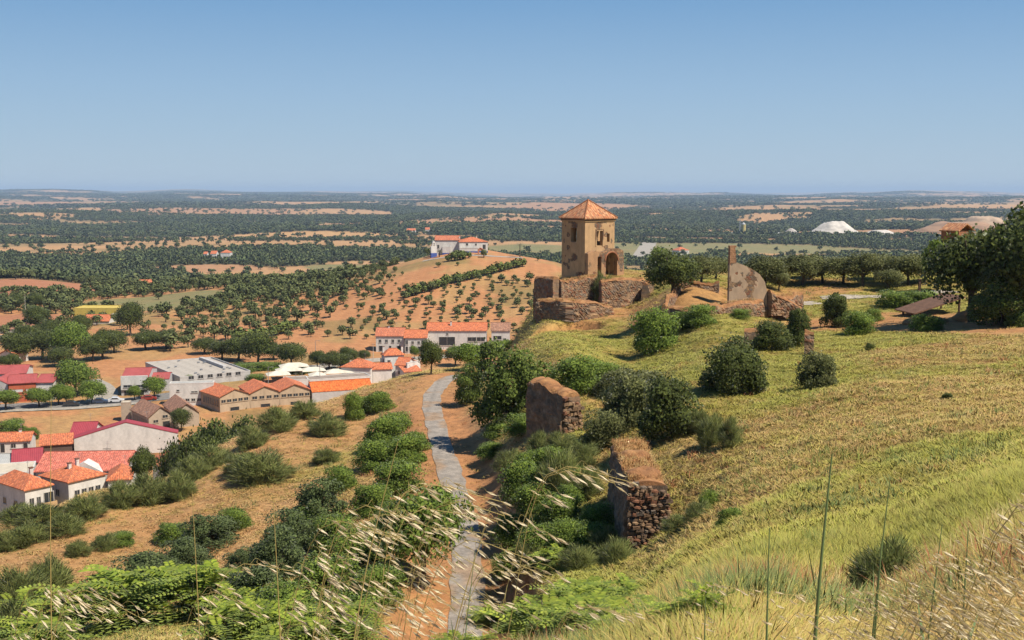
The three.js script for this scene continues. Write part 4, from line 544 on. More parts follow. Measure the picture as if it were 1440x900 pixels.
// wall along a line of [x, z, top, base]; faces carry stone relief
function rubbleWall(line, thick, { tones = STONES.brown, topTones = STONES.dirt, relief = 0.07, su = 0.36, sv = 0.24, grid = 0.13, ragged = 0.35, seed = 1, round = 0.25 } = {}) {
  const P = []; let S = 0;
  for (let k = 0; k + 1 < line.length; k++) { const a = line[k], b = line[k + 1], L = Math.hypot(b[0] - a[0], b[1] - a[1]), n = Math.max(2, Math.round(L / grid)); for (let i = k ? 1 : 0; i <= n; i++) { const t = i / n; P.push([0, 1, 2, 3].map(c => a[c] + (b[c] - a[c]) * t).concat(S + L * t)); } S += L; }
  const n = P.length, hMax = Math.max(...P.map(p => p[2] - p[3])), nv = Math.max(3, Math.round(hMax / grid)), nt = Math.max(2, Math.round(thick / (grid * 1.5)));
  const pos = [], col = [], uv = [], idx = [], ring = nv * 2 + nt + 1;     // ring: up the front, over the top, down the back
  for (let i = 0; i < n; i++) {
    const a = P[Math.max(0, i - 1)], b = P[Math.min(n - 1, i + 1)], dx = b[0] - a[0], dz = b[1] - a[1], l = Math.hypot(dx, dz), nx = -dz / l, nz = dx / l, p = P[i], s = p[4];
    const top = p[2] + (fbm(s * 0.9 + seed * 9, seed, 3) - 0.5) * 2 * ragged;
    for (let k = 0; k < ring; k++) {
      let off, y, c, sgn;
      if (k < nv) { sgn = 1; off = thick / 2; y = p[3] + (top - round - p[3]) * k / nv; off -= round * 0.5 * sstep(0.75, 1, k / nv); } else if (k <= nv + nt) { sgn = 0; const t = (k - nv) / nt; off = (thick / 2 - thick * t) * (1 - round / thick); y = top - round * Math.abs(2 * t - 1) ** 2.5 + (noise(s * 2 + 3, t * 4 + seed) - 0.5) * 0.16; } else { sgn = -1; off = -thick / 2; const v = 1 - (k - nv - nt) / nv; y = p[3] + (top - round - p[3]) * v; off += round * 0.5 * sstep(0.75, 1, v); }
      const q = cell(s + seed * 3.7 + (sgn < 0 ? 50 : 0), y + 100, su, sv), e = sstep(0.02, 0.22, q[1] - q[0]);
      const tn = sgn ? tones : topTones, tone = tn[(q[2] * tn.length) | 0], j = (0.86 + 0.28 * hash((q[2] * 9999) | 0, 4));
      c = sgn ? mix3(MORTAR, tone.map(v => v * j), 0.35 + 0.65 * e) : mix3(tone, topTones[0], 0.4);
      off += sgn * (relief * e * (0.5 + q[2]) - relief * 0.6 + (fbm(s * 0.7 + 20, y * 0.7, 3) - 0.5) * 0.4);
      pos.push(p[0] + nx * off, y, p[1] + nz * off); col.push(...c); uv.push((s + off) / 1.7, y / 1.7);
      if (i && k) { const o = i * ring + k; idx.push(o - ring - 1, o - 1, o - ring, o - ring, o - 1, o); }
    }
  }
  const cap = (i, flip) => { for (let k = 0; k < (ring - 1) >> 1; k++) { const a = i * ring + k, b = i * ring + ring - 1 - k, c = a + 1, d = b - 1; flip ? idx.push(a, b, c, c, b, d) : idx.push(a, c, b, c, d, b); } };
  cap(0, true); cap(n - 1, false);
  let g = new THREE.BufferGeometry(); g.setAttribute('position', new THREE.Float32BufferAttribute(pos, 3)); g.setAttribute('color', new THREE.Float32BufferAttribute(col, 3)); g.setAttribute('uv', new THREE.Float32BufferAttribute(uv, 2)); g.setIndex(idx);
  g = g.toNonIndexed(); g.computeVertexNormals(); return g;
}
const rubbleMat2 = rubbleMat.clone(); rubbleMat2.side = THREE.DoubleSide;
const stoneGeos = [0, 1, 2, 3, 4].map(s => { const R = rng(400 + s), g = (s % 2 ? new THREE.BoxGeometry(0.86, 0.86, 0.86, 2, 2, 2).toNonIndexed() : new THREE.DodecahedronGeometry(0.5, 0)), p = g.attributes.position, m = new Map(); for (let i = 0; i < p.count; i++) { const k = [p.getX(i), p.getY(i), p.getZ(i)].map(v => v.toFixed(3)).join(); if (!m.has(k)) m.set(k, [0.8 + 0.4 * R(), 0.8 + 0.4 * R(), 0.8 + 0.4 * R()]); const f = m.get(k); p.setXYZ(i, p.getX(i) * f[0], p.getY(i) * f[1], p.getZ(i) * f[2]); } g.computeVertexNormals(); return g; });
const stoneMats = STONES.brown.map(c => new THREE.MeshStandardMaterial({ color: new THREE.Color().setRGB(...c), roughness: 1, map: stoneGrain, bumpMap: stoneBump, bumpScale: 0.02 }));
// a broken face laid with single stones: from bottom left a to bottom right b, top heights ta, tb
function stoneFace(parent, a, b, base, ta, tb, seed, size = 0.3) {
  const R = rng(seed), L = Math.hypot(b[0] - a[0], b[1] - a[1]), rot = Math.atan2(-(b[1] - a[1]), b[0] - a[0]);
  for (let y = base; y < Math.max(ta, tb); y += size * 0.62) for (let s = R() * 0.15; s < L; ) {
    const w = size * (0.7 + 0.8 * R()), t = (s + w / 2) / L; s += w * 0.96; if (t > 1.02 || y > ta + (tb - ta) * t - size * 0.2) continue;
    const m = part('stone', stoneGeos[(R() * 5) | 0], stoneMats[(R() * stoneMats.length) | 0], parent);
    const o = -0.12 + 0.2 * R(); m.position.set(a[0] + (b[0] - a[0]) * t + Math.sin(rot) * o, y + size * 0.3 + (R() - 0.5) * 0.05, a[1] + (b[1] - a[1]) * t + Math.cos(rot) * o);
    m.rotation.set((R() - 0.5) * 0.3, rot + (R() - 0.5) * 0.3, (R() - 0.5) * 0.25); m.scale.set(w * 1.05, size * (0.62 + 0.25 * R()), size * (0.9 + 0.4 * R()));
  }
}
function drystoneThing(name, label, category) { return thing(name, label, category); }
{ // the stony wall end in the grass: long stump running away down the slope
  const t = thing('ruined_wall', 'thick stump of castle wall with a rough stony end and brown grassy top', 'wall');
  part('masonry', rubbleWall([[6.06, -50.4, -12.82, -18.0], [6.0, -54, -12.75, -18.5], [5.95, -58.2, -12.65, -18.5]], 1.8, { tones: STONES.plaster, topTones: STONES.dirt, relief: 0.08, seed: 2, ragged: 0.4, round: 0.22, grid: 0.11 }), rubbleMat2, t);
  stoneFace(t, [5.12, -50.25], [7.0, -50.15], -17.6, -12.95, -13.4, 21, 0.24);
  const u = thing('ruined_wall', 'plastered stump of castle wall with a notch and a crumbling right edge', 'wall');
  part('masonry', rubbleWall([[1.75, -80.3, -13.2, -19.6], [2.8, -78.9, -13.0, -19.4], [4.05, -77.2, -13.7, -19]], 1.7, { tones: STONES.plaster, relief: 0.06, seed: 5, ragged: 0.4, round: 0.25, grid: 0.13 }), rubbleMat2, u);
  stoneFace(u, [3.42, -76.6], [4.78, -77.65], -18.4, -13.8, -14.6, 31, 0.3);
}
// ------------------------------------------------------------------ the ruined tower
// plaster with rubble showing where it has fallen
function fallenPlaster(seed, coat, share) {
  const S = 512, d = new Uint8Array(S * S * 4), h = new Uint8Array(S * S * 4), R = rng(seed), P = STONES.brown.map(c => new THREE.Color().setRGB(...c).convertLinearToSRGB()).map(c => [c.r * 255, c.g * 255, c.b * 255]);
  for (let y = 0; y < S; y++) for (let x = 0; x < S; x++) {
    const u = x / S * 6, v = y / S * 6, n = fbm(u * 0.8 + seed, v * 0.8, 4), e = sstep(share, share + 0.05, n), q = cell(u, v, 0.34, 0.22), g = sstep(0.02, 0.2, q[1] - q[0]), st = P[(q[2] * P.length) | 0], k = 0.9 + 0.2 * fbm(u * 3, v * 1.5 + seed, 3) + 0.08 * (R() - 0.5), o = (y * S + x) * 4;
    for (let c = 0; c < 3; c++) d[o + c] = clamp((coat[c] * k) * (1 - e) + e * st[c], 0, 255); d[o + 3] = 255; h[o] = h[o + 1] = h[o + 2] = clamp(200 * (1 - e) + e * 150 * g + 30 * R(), 0, 255); h[o + 3] = 255;
  }
  const mk = (a, s) => { const t = new THREE.DataTexture(a, S, S, THREE.RGBAFormat); t.wrapS = t.wrapT = THREE.MirroredRepeatWrapping; t.magFilter = THREE.LinearFilter; t.minFilter = THREE.LinearMipmapLinearFilter; t.generateMipmaps = true; if (s) t.colorSpace = THREE.SRGBColorSpace; t.repeat.set(1.7 / 6, 1.7 / 6); t.needsUpdate = true; return t; };
  return new THREE.MeshStandardMaterial({ map: mk(d, true), bumpMap: mk(h), bumpScale: 0.08, roughness: 1, color: new THREE.Color().setRGB(0.72, 0.72, 0.72) });
}
const towerPlaster = fallenPlaster(3, [202, 164, 120], 0.585);
const brickMat = new THREE.MeshStandardMaterial({ color: new THREE.Color().setRGB(...srgb(188, 124, 86)), roughness: 1, map: stoneGrain, bumpMap: stoneBump, bumpScale: 0.03 });
function metricUV(g, s = 1.7) { g.computeVertexNormals(); const p = g.attributes.position, n = g.attributes.normal, uv = []; for (let i = 0; i < p.count; i++) { const ax = Math.abs(n.getX(i)), ay = Math.abs(n.getY(i)), az = Math.abs(n.getZ(i)); ay > ax && ay > az ? uv.push(p.getX(i) / s, p.getZ(i) / s) : ax > az ? uv.push(p.getZ(i) / s, p.getY(i) / s) : uv.push(p.getX(i) / s, p.getY(i) / s); } g.setAttribute('uv', new THREE.Float32BufferAttribute(uv, 2)); return g; }
function wallWithHoles(outline, holes, thick) {   // outline and holes in metres; holes: [x0, y0, x1, y1, arched]
  const s = new THREE.Shape(outline.map(([x, y]) => new THREE.Vector2(x, y)));
  for (const [x0, y0, x1, y1, arch] of holes) { const h = new THREE.Path(); h.moveTo(x0, y0); if (arch) { const r = (x1 - x0) / 2; h.lineTo(x0, y1 - r); h.absarc(x0 + r, y1 - r, r, Math.PI, 0, true); h.lineTo(x1, y0); } else { h.lineTo(x0, y1); h.lineTo(x1, y1); h.lineTo(x1, y0); } h.closePath(); s.holes.push(h); }
  const g = new THREE.ExtrudeGeometry(s, { depth: thick, bevelEnabled: false, curveSegments: 12 }); return g;
}
const box = (x0, x1, y0, y1, z0, z1) => { const g = new THREE.BoxGeometry(x1 - x0, y1 - y0, z1 - z0); g.translate((x0 + x1) / 2, (y0 + y1) / 2, (z0 + z1) / 2); return g; };
function tileTexture(seed, tones) {  // colour of clay tiles in courses: variation of the fired clay only
  const S = 256, d = new Uint8Array(S * S * 4), R = rng(seed);
  for (let y = 0; y < S; y++) for (let x = 0; x < S; x++) { const i = (x / 8) | 0, j = (y / 16) | 0, h = hash(i + seed * 91, j), t = tones[(h * tones.length) | 0], k = 0.86 + 0.28 * hash(i * 3 + seed, j * 5 + 1) * (0.9 + 0.2 * R()), o = (y * S + x) * 4; for (let c = 0; c < 3; c++) d[o + c] = clamp(t[c] * k, 0, 255); d[o + 3] = 255; }
  const t = new THREE.DataTexture(d, S, S, THREE.RGBAFormat); t.wrapS = t.wrapT = THREE.RepeatWrapping; t.magFilter = THREE.LinearFilter; t.minFilter = THREE.LinearMipmapLinearFilter; t.generateMipmaps = true; t.colorSpace = THREE.SRGBColorSpace; t.needsUpdate = true; return t;
}
function ribTexture() { const S = 128, d = new Uint8Array(S * S * 4); for (let y = 0; y < S; y++) for (let x = 0; x < S; x++) { const v = 127 + 128 * Math.sin(x / 8 * 2 * Math.PI) * 0.9, o = (y * S + x) * 4; d[o] = d[o + 1] = d[o + 2] = clamp(v - (y % 16 < 2 ? 40 : 0), 0, 255); d[o + 3] = 255; } const t = new THREE.DataTexture(d, S, S, THREE.RGBAFormat); t.wrapS = t.wrapT = THREE.RepeatWrapping; t.magFilter = THREE.LinearFilter; t.needsUpdate = true; return t; }
const rib = ribTexture();
const roofMat = (seed, tones) => new THREE.MeshStandardMaterial({ map: tileTexture(seed, tones), bumpMap: rib, bumpScale: 0.06, roughness: 0.95, side: THREE.DoubleSide, color: new THREE.Color().setRGB(0.72, 0.72, 0.72) });
const ROOF = { old: roofMat(1, [[196, 132, 88], [182, 116, 76], [206, 148, 102], [170, 112, 80], [188, 140, 104]]), orange: roofMat(2, [[212, 122, 78], [204, 112, 70], [220, 134, 90], [194, 112, 78], [182, 108, 78]]), brown: roofMat(3, [[168, 122, 98], [154, 110, 88], [180, 136, 110], [146, 112, 92]]) };
// roofs over a w by d plan (x 0..w, z 0..-d), eave at y, rise h, overhang o
function roofGeo(kind, w, d, y, h, o = 0.3, th = 0.16) {
  const x0 = -o, x1 = w + o, z0 = o, z1 = -d - o, mx = w / 2, mz = -d / 2, Y = y + h; let Q;
  if (kind === 'hip') { const e = Math.min(w, d) / 2; const a = w >= d ? [[e, Y, mz], [w - e, Y, mz]] : [[mx, Y, -e], [mx, Y, -d + e]]; const A = [x0, y, z0], B = [x1, y, z0], C = [x1, y, z1], D = [x0, y, z1]; Q = w >= d ? [[A, B, a[1], a[0]], [C, D, a[0], a[1]], [B, C, a[1]], [D, A, a[0]]] : [[B, C, a[1], a[0]], [D, A, a[0], a[1]], [A, B, a[0]], [C, D, a[1]]]; }
  else if (kind === 'gx') Q = [[[x0, y, z0], [x1, y, z0], [x1, Y, mz], [x0, Y, mz]], [[x1, y, z1], [x0, y, z1], [x0, Y, mz], [x1, Y, mz]]];
  else if (kind === 'gz') Q = [[[x1, y, z0], [x1, y, z1], [mx, Y, z1], [mx, Y, z0]], [[x0, y, z1], [x0, y, z0], [mx, Y, z0], [mx, Y, z1]]];
  else Q = [[[x0, y, z0], [x1, y, z0], [x1, Y, z1], [x0, Y, z1]]];     // shed
  const pos = [], uv = [];
  const face = q => { const a = V(...q[0]), b = V(...q[1]), e = b.clone().sub(a).normalize(), n = V().crossVectors(e, V(...q[q.length - 1]).sub(a)).normalize(), s = V().crossVectors(n, e); for (let k = 1; k + 1 < q.length; k++) for (const p of [q[0], q[k], q[k + 1]]) { pos.push(...p); const r = V(...p).sub(a); uv.push((r.dot(e)) / 6.4, r.dot(s) / 6.4); } };
  for (const q of Q) { face(q.map(p => [p[0], p[1] + th, p[2]])); for (let k = 0; k < q.length; k++) { const a = q[k], b = q[(k + 1) % q.length]; if (Math.abs(a[1] - Y) < 1e-6 && Math.abs(b[1] - Y) < 1e-6 && kind !== 'shed') continue; face([[a[0], a[1], a[2]], [b[0], b[1], b[2]], [b[0], b[1] + th, b[2]], [a[0], a[1] + th, a[2]]]); } face([...q].reverse()); }
  const g = new THREE.BufferGeometry(); g.setAttribute('position', new THREE.Float32BufferAttribute(pos, 3)); g.setAttribute('uv', new THREE.Float32BufferAttribute(uv, 2)); g.computeVertexNormals(); return g;
}
{
  const t = thing('ruined_tower', 'square stone tower with a clay tiled pyramid roof and dark window openings', 'tower'); t.position.set(10.3, -13.2, -162.6); t.rotation.y = 0.607;
  const S = 5.4, E = 9.2;
  const front = wallWithHoles([[0, -1], [S, -1], [S, E], [0, E]], [[2.1, 5.4, 3.2, 7.5], [4.0, 5.9, 4.5, 7.1], [1.6, 1.4, 2.4, 4.5], [3.1, 0.6, 5.2, 4.9, 1]], 0.6); front.translate(0, 0, -0.6);
  part('wall', metricUV(front), towerPlaster, t).userData.label = 'plastered face with a narrow window';
  const side = wallWithHoles([[0.6, -1], [S - 0.6, -1], [S - 0.6, E], [0.6, E]], [[1.9, 5.9, 3.3, 7.9]], 0.6); side.rotateY(Math.PI / 2);
  part('wall', metricUV(side.clone()), towerPlaster, t); const far = side.clone(); far.translate(S - 0.6, 0, 0); part('wall', metricUV(far), towerPlaster, t);
  const back = wallWithHoles([[0, -1], [S, -1], [S, E], [0, E]], [[2.2, 5.5, 3.4, 7.4]], 0.6); back.translate(0, 0, -S); part('wall', metricUV(back), towerPlaster, t);
  part('cornice', mergeGeometries([box(-0.12, S + 0.12, E - 0.35, E, 0.002, 0.12), box(-0.12, -0.002, E - 0.35, E, -S - 0.12, 0.002), box(S + 0.002, S + 0.12, E - 0.35, E, -S - 0.12, 0.002)]), towerPlaster, t);
  for (const [x0, y0, x1, y1] of [[2.1, 5.4, 3.2, 7.5]]) part('window_surround', mergeGeometries([box(x0 - 0.2, x0, y0 - 0.1, y1 + 0.25, 0, 0.06), box(x1, x1 + 0.2, y0 - 0.1, y1 + 0.25, 0, 0.06), box(x0, x1, y1, y1 + 0.25, 0, 0.06)]), towerPlaster, t);
  const rf = part('roof', roofGeo('hip', S, S, E, 2.55, 0.32, 0.14), ROOF.old, t);
  const hips = []; for (const [x, z] of [[-0.32, 0.32], [S + 0.32, 0.32], [S + 0.32, -S - 0.32], [-0.32, -S - 0.32]]) { const a = V(x, E + 0.16, z), b = V(S / 2, E + 2.72, -S / 2), d = b.clone().sub(a), g = new THREE.CylinderGeometry(0.09, 0.09, d.length(), 6); g.applyQuaternion(new THREE.Quaternion().setFromUnitVectors(V(0, 1, 0), d.clone().normalize())); g.translate(...a.lerp(b, 0.5).toArray()); hips.push(g); }
  part('ridge_tiles', mergeGeometries(hips), brickMat, rf);
  // projecting ruined porch of brick and rubble with an arch
  const px = [[-0.1, -1.2], [6.5, -1.2], [6.55, 2], [6.4, 4.6], [5.6, 4.95], [4.2, 5.0], [3.4, 4.7], [2.4, 4.5], [1.3, 4.75], [0.5, 4.6], [-0.1, 4.4]];
  const porch = wallWithHoles(px, [[1.65, 0.4, 2.35, 3.9], [3.15, 0.2, 5.25, 4.35, 1]], 0.7); porch.translate(0, 0, 0.15);
  part('porch_wall', metricUV(porch), fallenPlaster(9, [184, 142, 104], 0.42), t);
  const arch = new THREE.TorusGeometry(1.18, 0.13, 5, 20, Math.PI); arch.translate(4.2, 3.3, 0.86); part('brick_arch', arch, brickMat, t);
  const pier = part('pier', metricUV(box(5.3, 6.45, -1.2, 4.4, -2.6, 0.14)), towerPlaster, t); pier.userData.label = 'ruined side wall of the porch';
}
const masonry = (name, label, line, thick, o) => { const g = thing(name, label, 'wall'); part('masonry', rubbleWall(line, thick, o), rubbleMat2, g); return g; };
masonry('enclosure_wall', 'square rubble pier at the corner of the tower enclosure', [[3.3, -149.6, -11.0, -18.2], [5.6, -146.2, -10.9, -18.2]], 1.1, { seed: 7, ragged: 0.12, relief: 0.05 });
masonry('enclosure_wall', 'rubble wall with a ragged top below the tower side with one window', [[5.9, -146.8, -11.4, -18], [8.5, -149.5, -11.1, -17.5], [11.0, -151.6, -10.9, -17.5]], 1.0, { seed: 8, ragged: 0.45 });
masonry('enclosure_wall', 'level topped rubble wall below the porch of the tower', [[11.4, -148.4, -11.5, -17.5], [14.2, -149.2, -11.3, -17], [17.2, -151.2, -11.4, -17]], 1.2, { seed: 9, ragged: 0.2 });
masonry('enclosure_wall', 'short return wall at the broken end of the tower enclosure', [[17.3, -148.6, -11.8, -17], [18.3, -151.5, -11.7, -17]], 0.9, { seed: 10, ragged: 0.5 });
masonry('enclosure_wall', 'low broken rubble bastion with dry grass on top before the tower', [[4.0, -146.0, -13.7, -18], [7.0, -142.9, -13.4, -18], [9.6, -143.6, -13.7, -18], [12.1, -145.6, -14.6, -18]], 2.6, { seed: 11, ragged: 0.3, relief: 0.1, topTones: STONES.dirt });
// ------------------------------------------------------------------ ruins on the flat
{
  const t = thing('gable_wall', 'broken plastered gable wall with a tall brick chimney stub', 'wall'); t.position.set(22.55, -12.4, -120.0); t.rotation.y = 0.16;
  const g = wallWithHoles([[0, -1], [4.2, -1], [4.15, 1.9], [3.9, 2.9], [3.3, 3.7], [2.4, 4.3], [1.5, 4.7], [0.78, 4.95], [0, 4.9]], [], 0.55); part('wall', metricUV(g), fallenPlaster(6, [186, 160, 132], 0.575), t);
  const R = rng(61); const st = []; for (let i = 0; i < 9; i++) { const y = 4.85 + i * 0.21; st.push(box(-0.02 + 0.05 * R(), 0.72 - 0.05 * R() * (1 + i * 0.3), y, y + 0.2, -0.02 + 0.04 * R(), 0.55)); } part('chimney_stub', metricUV(mergeGeometries(st)), new THREE.MeshStandardMaterial({ color: new THREE.Color().setRGB(...srgb(204, 152, 112)), roughness: 1, map: stoneGrain, bumpMap: stoneBump, bumpScale: 0.05 }), t);
}
masonry('retaining_wall', 'long low retaining wall of rubble below the broken gable', [[18.6, -114.6, -11.5, -14.6], [23, -117.4, -11.3, -14.3], [27, -121, -11.2, -14], [31.5, -125, -11.1, -14]], 0.9, { seed: 15, ragged: 0.25, topTones: STONES.dirt });
masonry('ruined_room_wall', 'rubble corner block of the ruined room with dry grass on it', [[15.9, -116.6, -11.7, -15.5], [18.6, -114.4, -11.7, -15]], 1.6, { seed: 16, ragged: 0.3, tones: STONES.plaster });
masonry('ruined_room_wall', 'ragged side wall running back from the ruined room corner', [[15.6, -117.6, -11.4, -15], [17.2, -122.5, -10.6, -14], [18.5, -127, -9.9, -13]], 0.7, { seed: 17, ragged: 0.6 });
masonry('ruined_room_wall', 'low back wall of the ruined room beside the gable', [[18.7, -127.4, -9.9, -13], [22.8, -126.2, -10.0, -13]], 0.6, { seed: 18, ragged: 0.6 });
masonry('rubble_heap', 'sloping rubble heap against the outer side of the broken gable', [[26.9, -119.9, -10.5, -13], [28.2, -120.4, -11.0, -13], [30.6, -121.6, -12.1, -13.5]], 1.0, { seed: 19, ragged: 0.3, relief: 0.12 });
masonry('stone_block', 'small square stone block among the olive bushes', [[20.3, -99.6, -11.9, -14], [21.6, -99.2, -11.9, -14]], 1.0, { seed: 20, ragged: 0.05, tones: STONES.plaster, relief: 0.03 });
masonry('stone_block', 'narrow upright stone beside the dark olive bush on the grass', [[23.7, -92.4, -11.2, -14], [24.4, -92.2, -11.3, -14]], 0.5, { seed: 22, ragged: 0.1 });
{ // pale paved strips between the diggings
  const pave = new THREE.MeshStandardMaterial({ color: new THREE.Color().setRGB(...srgb(214, 200, 182)), roughness: 1, map: stoneGrain, bumpMap: stoneBump, bumpScale: 0.03 });
  for (const [x, z, w, d, r] of [[31.5, -133, 8.5, 3.2, 0.1], [41.5, -137, 9, 3, -0.05], [50, -136, 6, 2.6, 0.1]]) { const g = new THREE.PlaneGeometry(w, d, 24, 12); g.rotateX(-Math.PI / 2); g.rotateY(r); g.translate(x, 0, z); const q = g.attributes.position, e = g.attributes.uv; for (let i = 0; i < q.count; i++) { const X = q.getX(i) + 0.5 * (noise(i * 0.7, x) - 0.5), Z = q.getZ(i) + 0.5 * (noise(i * 0.9, z) - 0.5); q.setXYZ(i, X, ground(X, Z) + 0.07, Z); e.setXY(i, X / 2, Z / 2); } g.computeVertexNormals(); struct(new THREE.Mesh(g, pave), numbered('paved_floor')); }
  // brown shelter roof on posts over the diggings
  const s = thing('shelter_roof', 'sloping brown shelter roof on posts over the bare earth', 'shelter'); s.position.set(40.6, ground(41, -115), -115.2); s.rotation.y = 0.12;
  const wood = new THREE.MeshStandardMaterial({ color: new THREE.Color().setRGB(...srgb(150, 112, 88)), roughness: 1, map: stoneGrain, bumpMap: rib, bumpScale: 0.05 });
  const slab = metricUV(new THREE.BoxGeometry(5.6, 0.12, 4.4, 1, 1, 1)); slab.rotateZ(0.30); slab.translate(2.2, 1.15, -1.4); part('roof', slab, wood, s);
  for (const [x, z, h] of [[4.4, 0.5, 1.72], [4.4, -3.2, 1.72], [0.3, 0.5, 0.5], [0.3, -3.2, 0.5]]) part('post', box(x - 0.08, x + 0.08, -0.6, h, z - 0.08, z + 0.08), wood, s);
  const p = solo('timber_post', mergeGeometries([box(-0.12, 0.12, -0.6, 2.5, -0.12, 0.12), box(-0.18, 0.18, 2.5, 2.62, -0.18, 0.18)]), wood, 'tall dark timber post standing before the evergreens', 'post'); p.position.set(45.5, ground(45.5, -128), -128);
  const hx = 62, hz = -160, h = thing('brick_hut', 'brick hut with a tiled roof half hidden behind the evergreens', 'hut'); h.position.set(hx, ground(hx, hz) - 0.5, hz); h.rotation.y = 0.5; part('wall', metricUV(box(0, 3, -1, 6.2, -3, 0)), brickMat, h); part('roof', roofGeo('gz', 3, 3, 6.2, 1.0, 0.2), ROOF.old, h);
  for (const [x, z, w, hh, l] of [[44.8, -107, 5.5, 1.1, 'long mound of dug ochre earth before the round bush'], [39.5, -108.5, 4, 0.7, 'small mound of dug ochre earth below the shelter roof'], [49, -101, 5, 1.2, 'mound of ochre earth at the edge of the grass under the evergreens']]) { const g = new THREE.SphereGeometry(1, 28, 14, 0, 6.2832, 0, Math.PI / 2); const q = g.attributes.position; for (let i = 0; i < q.count; i++) { const f = 0.75 + 0.5 * fbm(q.getX(i) * 2 + x, q.getZ(i) * 2 + z + q.getY(i), 3); q.setXYZ(i, q.getX(i) * w * 0.6 * f, q.getY(i) * hh * f - 0.2, q.getZ(i) * w * 0.42 * f); } g.computeVertexNormals(); const m = solo('earth_mound', g, new THREE.MeshStandardMaterial({ color: new THREE.Color().setRGB(...srgb(200, 144, 92)), roughness: 1, map: groundGrain, bumpMap: groundBump, bumpScale: 0.2 }), l, 'mound'); m.position.set(x, ground(x, z), z); }
}
// ------------------------------------------------------------------ the town
const paint = (r, g, b, rough = 0.9) => new THREE.MeshStandardMaterial({ color: new THREE.Color().setRGB(...srgb(r, g, b)), roughness: rough, map: plasterGrain });
const sheet = (r, g, b) => new THREE.MeshStandardMaterial({ color: new THREE.Color().setRGB(...srgb(r, g, b)), roughness: 0.7, map: plasterGrain, bumpMap: rib, bumpScale: 0.04, side: THREE.DoubleSide });
const WALLS = { white: paint(236, 232, 224), pale: paint(206, 202, 198), beige: paint(206, 182, 152), old: paint(196, 178, 156), brick: paint(206, 108, 72), yellow: paint(222, 196, 96), darkbrown: paint(104, 84, 72) };
Object.assign(ROOF, { salmon: roofMat(4, [[208, 118, 96], [200, 108, 88], [214, 128, 106], [190, 110, 92]]), bright: roofMat(5, [[216, 112, 50], [206, 100, 46], [222, 124, 62]]), old2: roofMat(6, [[200, 120, 86], [188, 108, 76], [208, 132, 98], [178, 110, 84]]), crimson: sheet(176, 66, 76), redsheet: sheet(190, 92, 86), grey: sheet(188, 188, 184), cream: paint(218, 206, 184), greige: paint(196, 186, 172), brownflat: paint(166, 148, 132), white: WALLS.white, yellow: WALLS.yellow });
const glassMat = new THREE.MeshStandardMaterial({ color: new THREE.Color().setRGB(0.025, 0.03, 0.035), roughness: 0.2 });
const frameMat = paint(214, 208, 198), blueMat = paint(74, 100, 176), chimMat = WALLS.white, metalMat = new THREE.MeshStandardMaterial({ color: new THREE.Color().setRGB(0.35, 0.35, 0.35), roughness: 0.5, metalness: 0.6 });
const whitePane = paint(232, 230, 224);
const winGeo = new Map();
function windowGeos(w, h) {
  const k = w + '/' + h; if (!winGeo.has(k)) { const f = Math.min(0.12, w * 0.12); winGeo.set(k, [metricUV(mergeGeometries([box(-f, 0, -f, h + f, 0, 0.07), box(w, w + f, -f, h + f, 0, 0.07), box(0, w, h, h + f, 0, 0.07), box(-f * 1.6, w + f * 1.6, -f - 0.06, 0, 0, 0.14)])), box(0, w, 0, h, 0, 0.03), box(w / 2 - 0.03, w / 2 + 0.03, 0, h, 0.03, 0.055)]); } return winGeo.get(k);
}
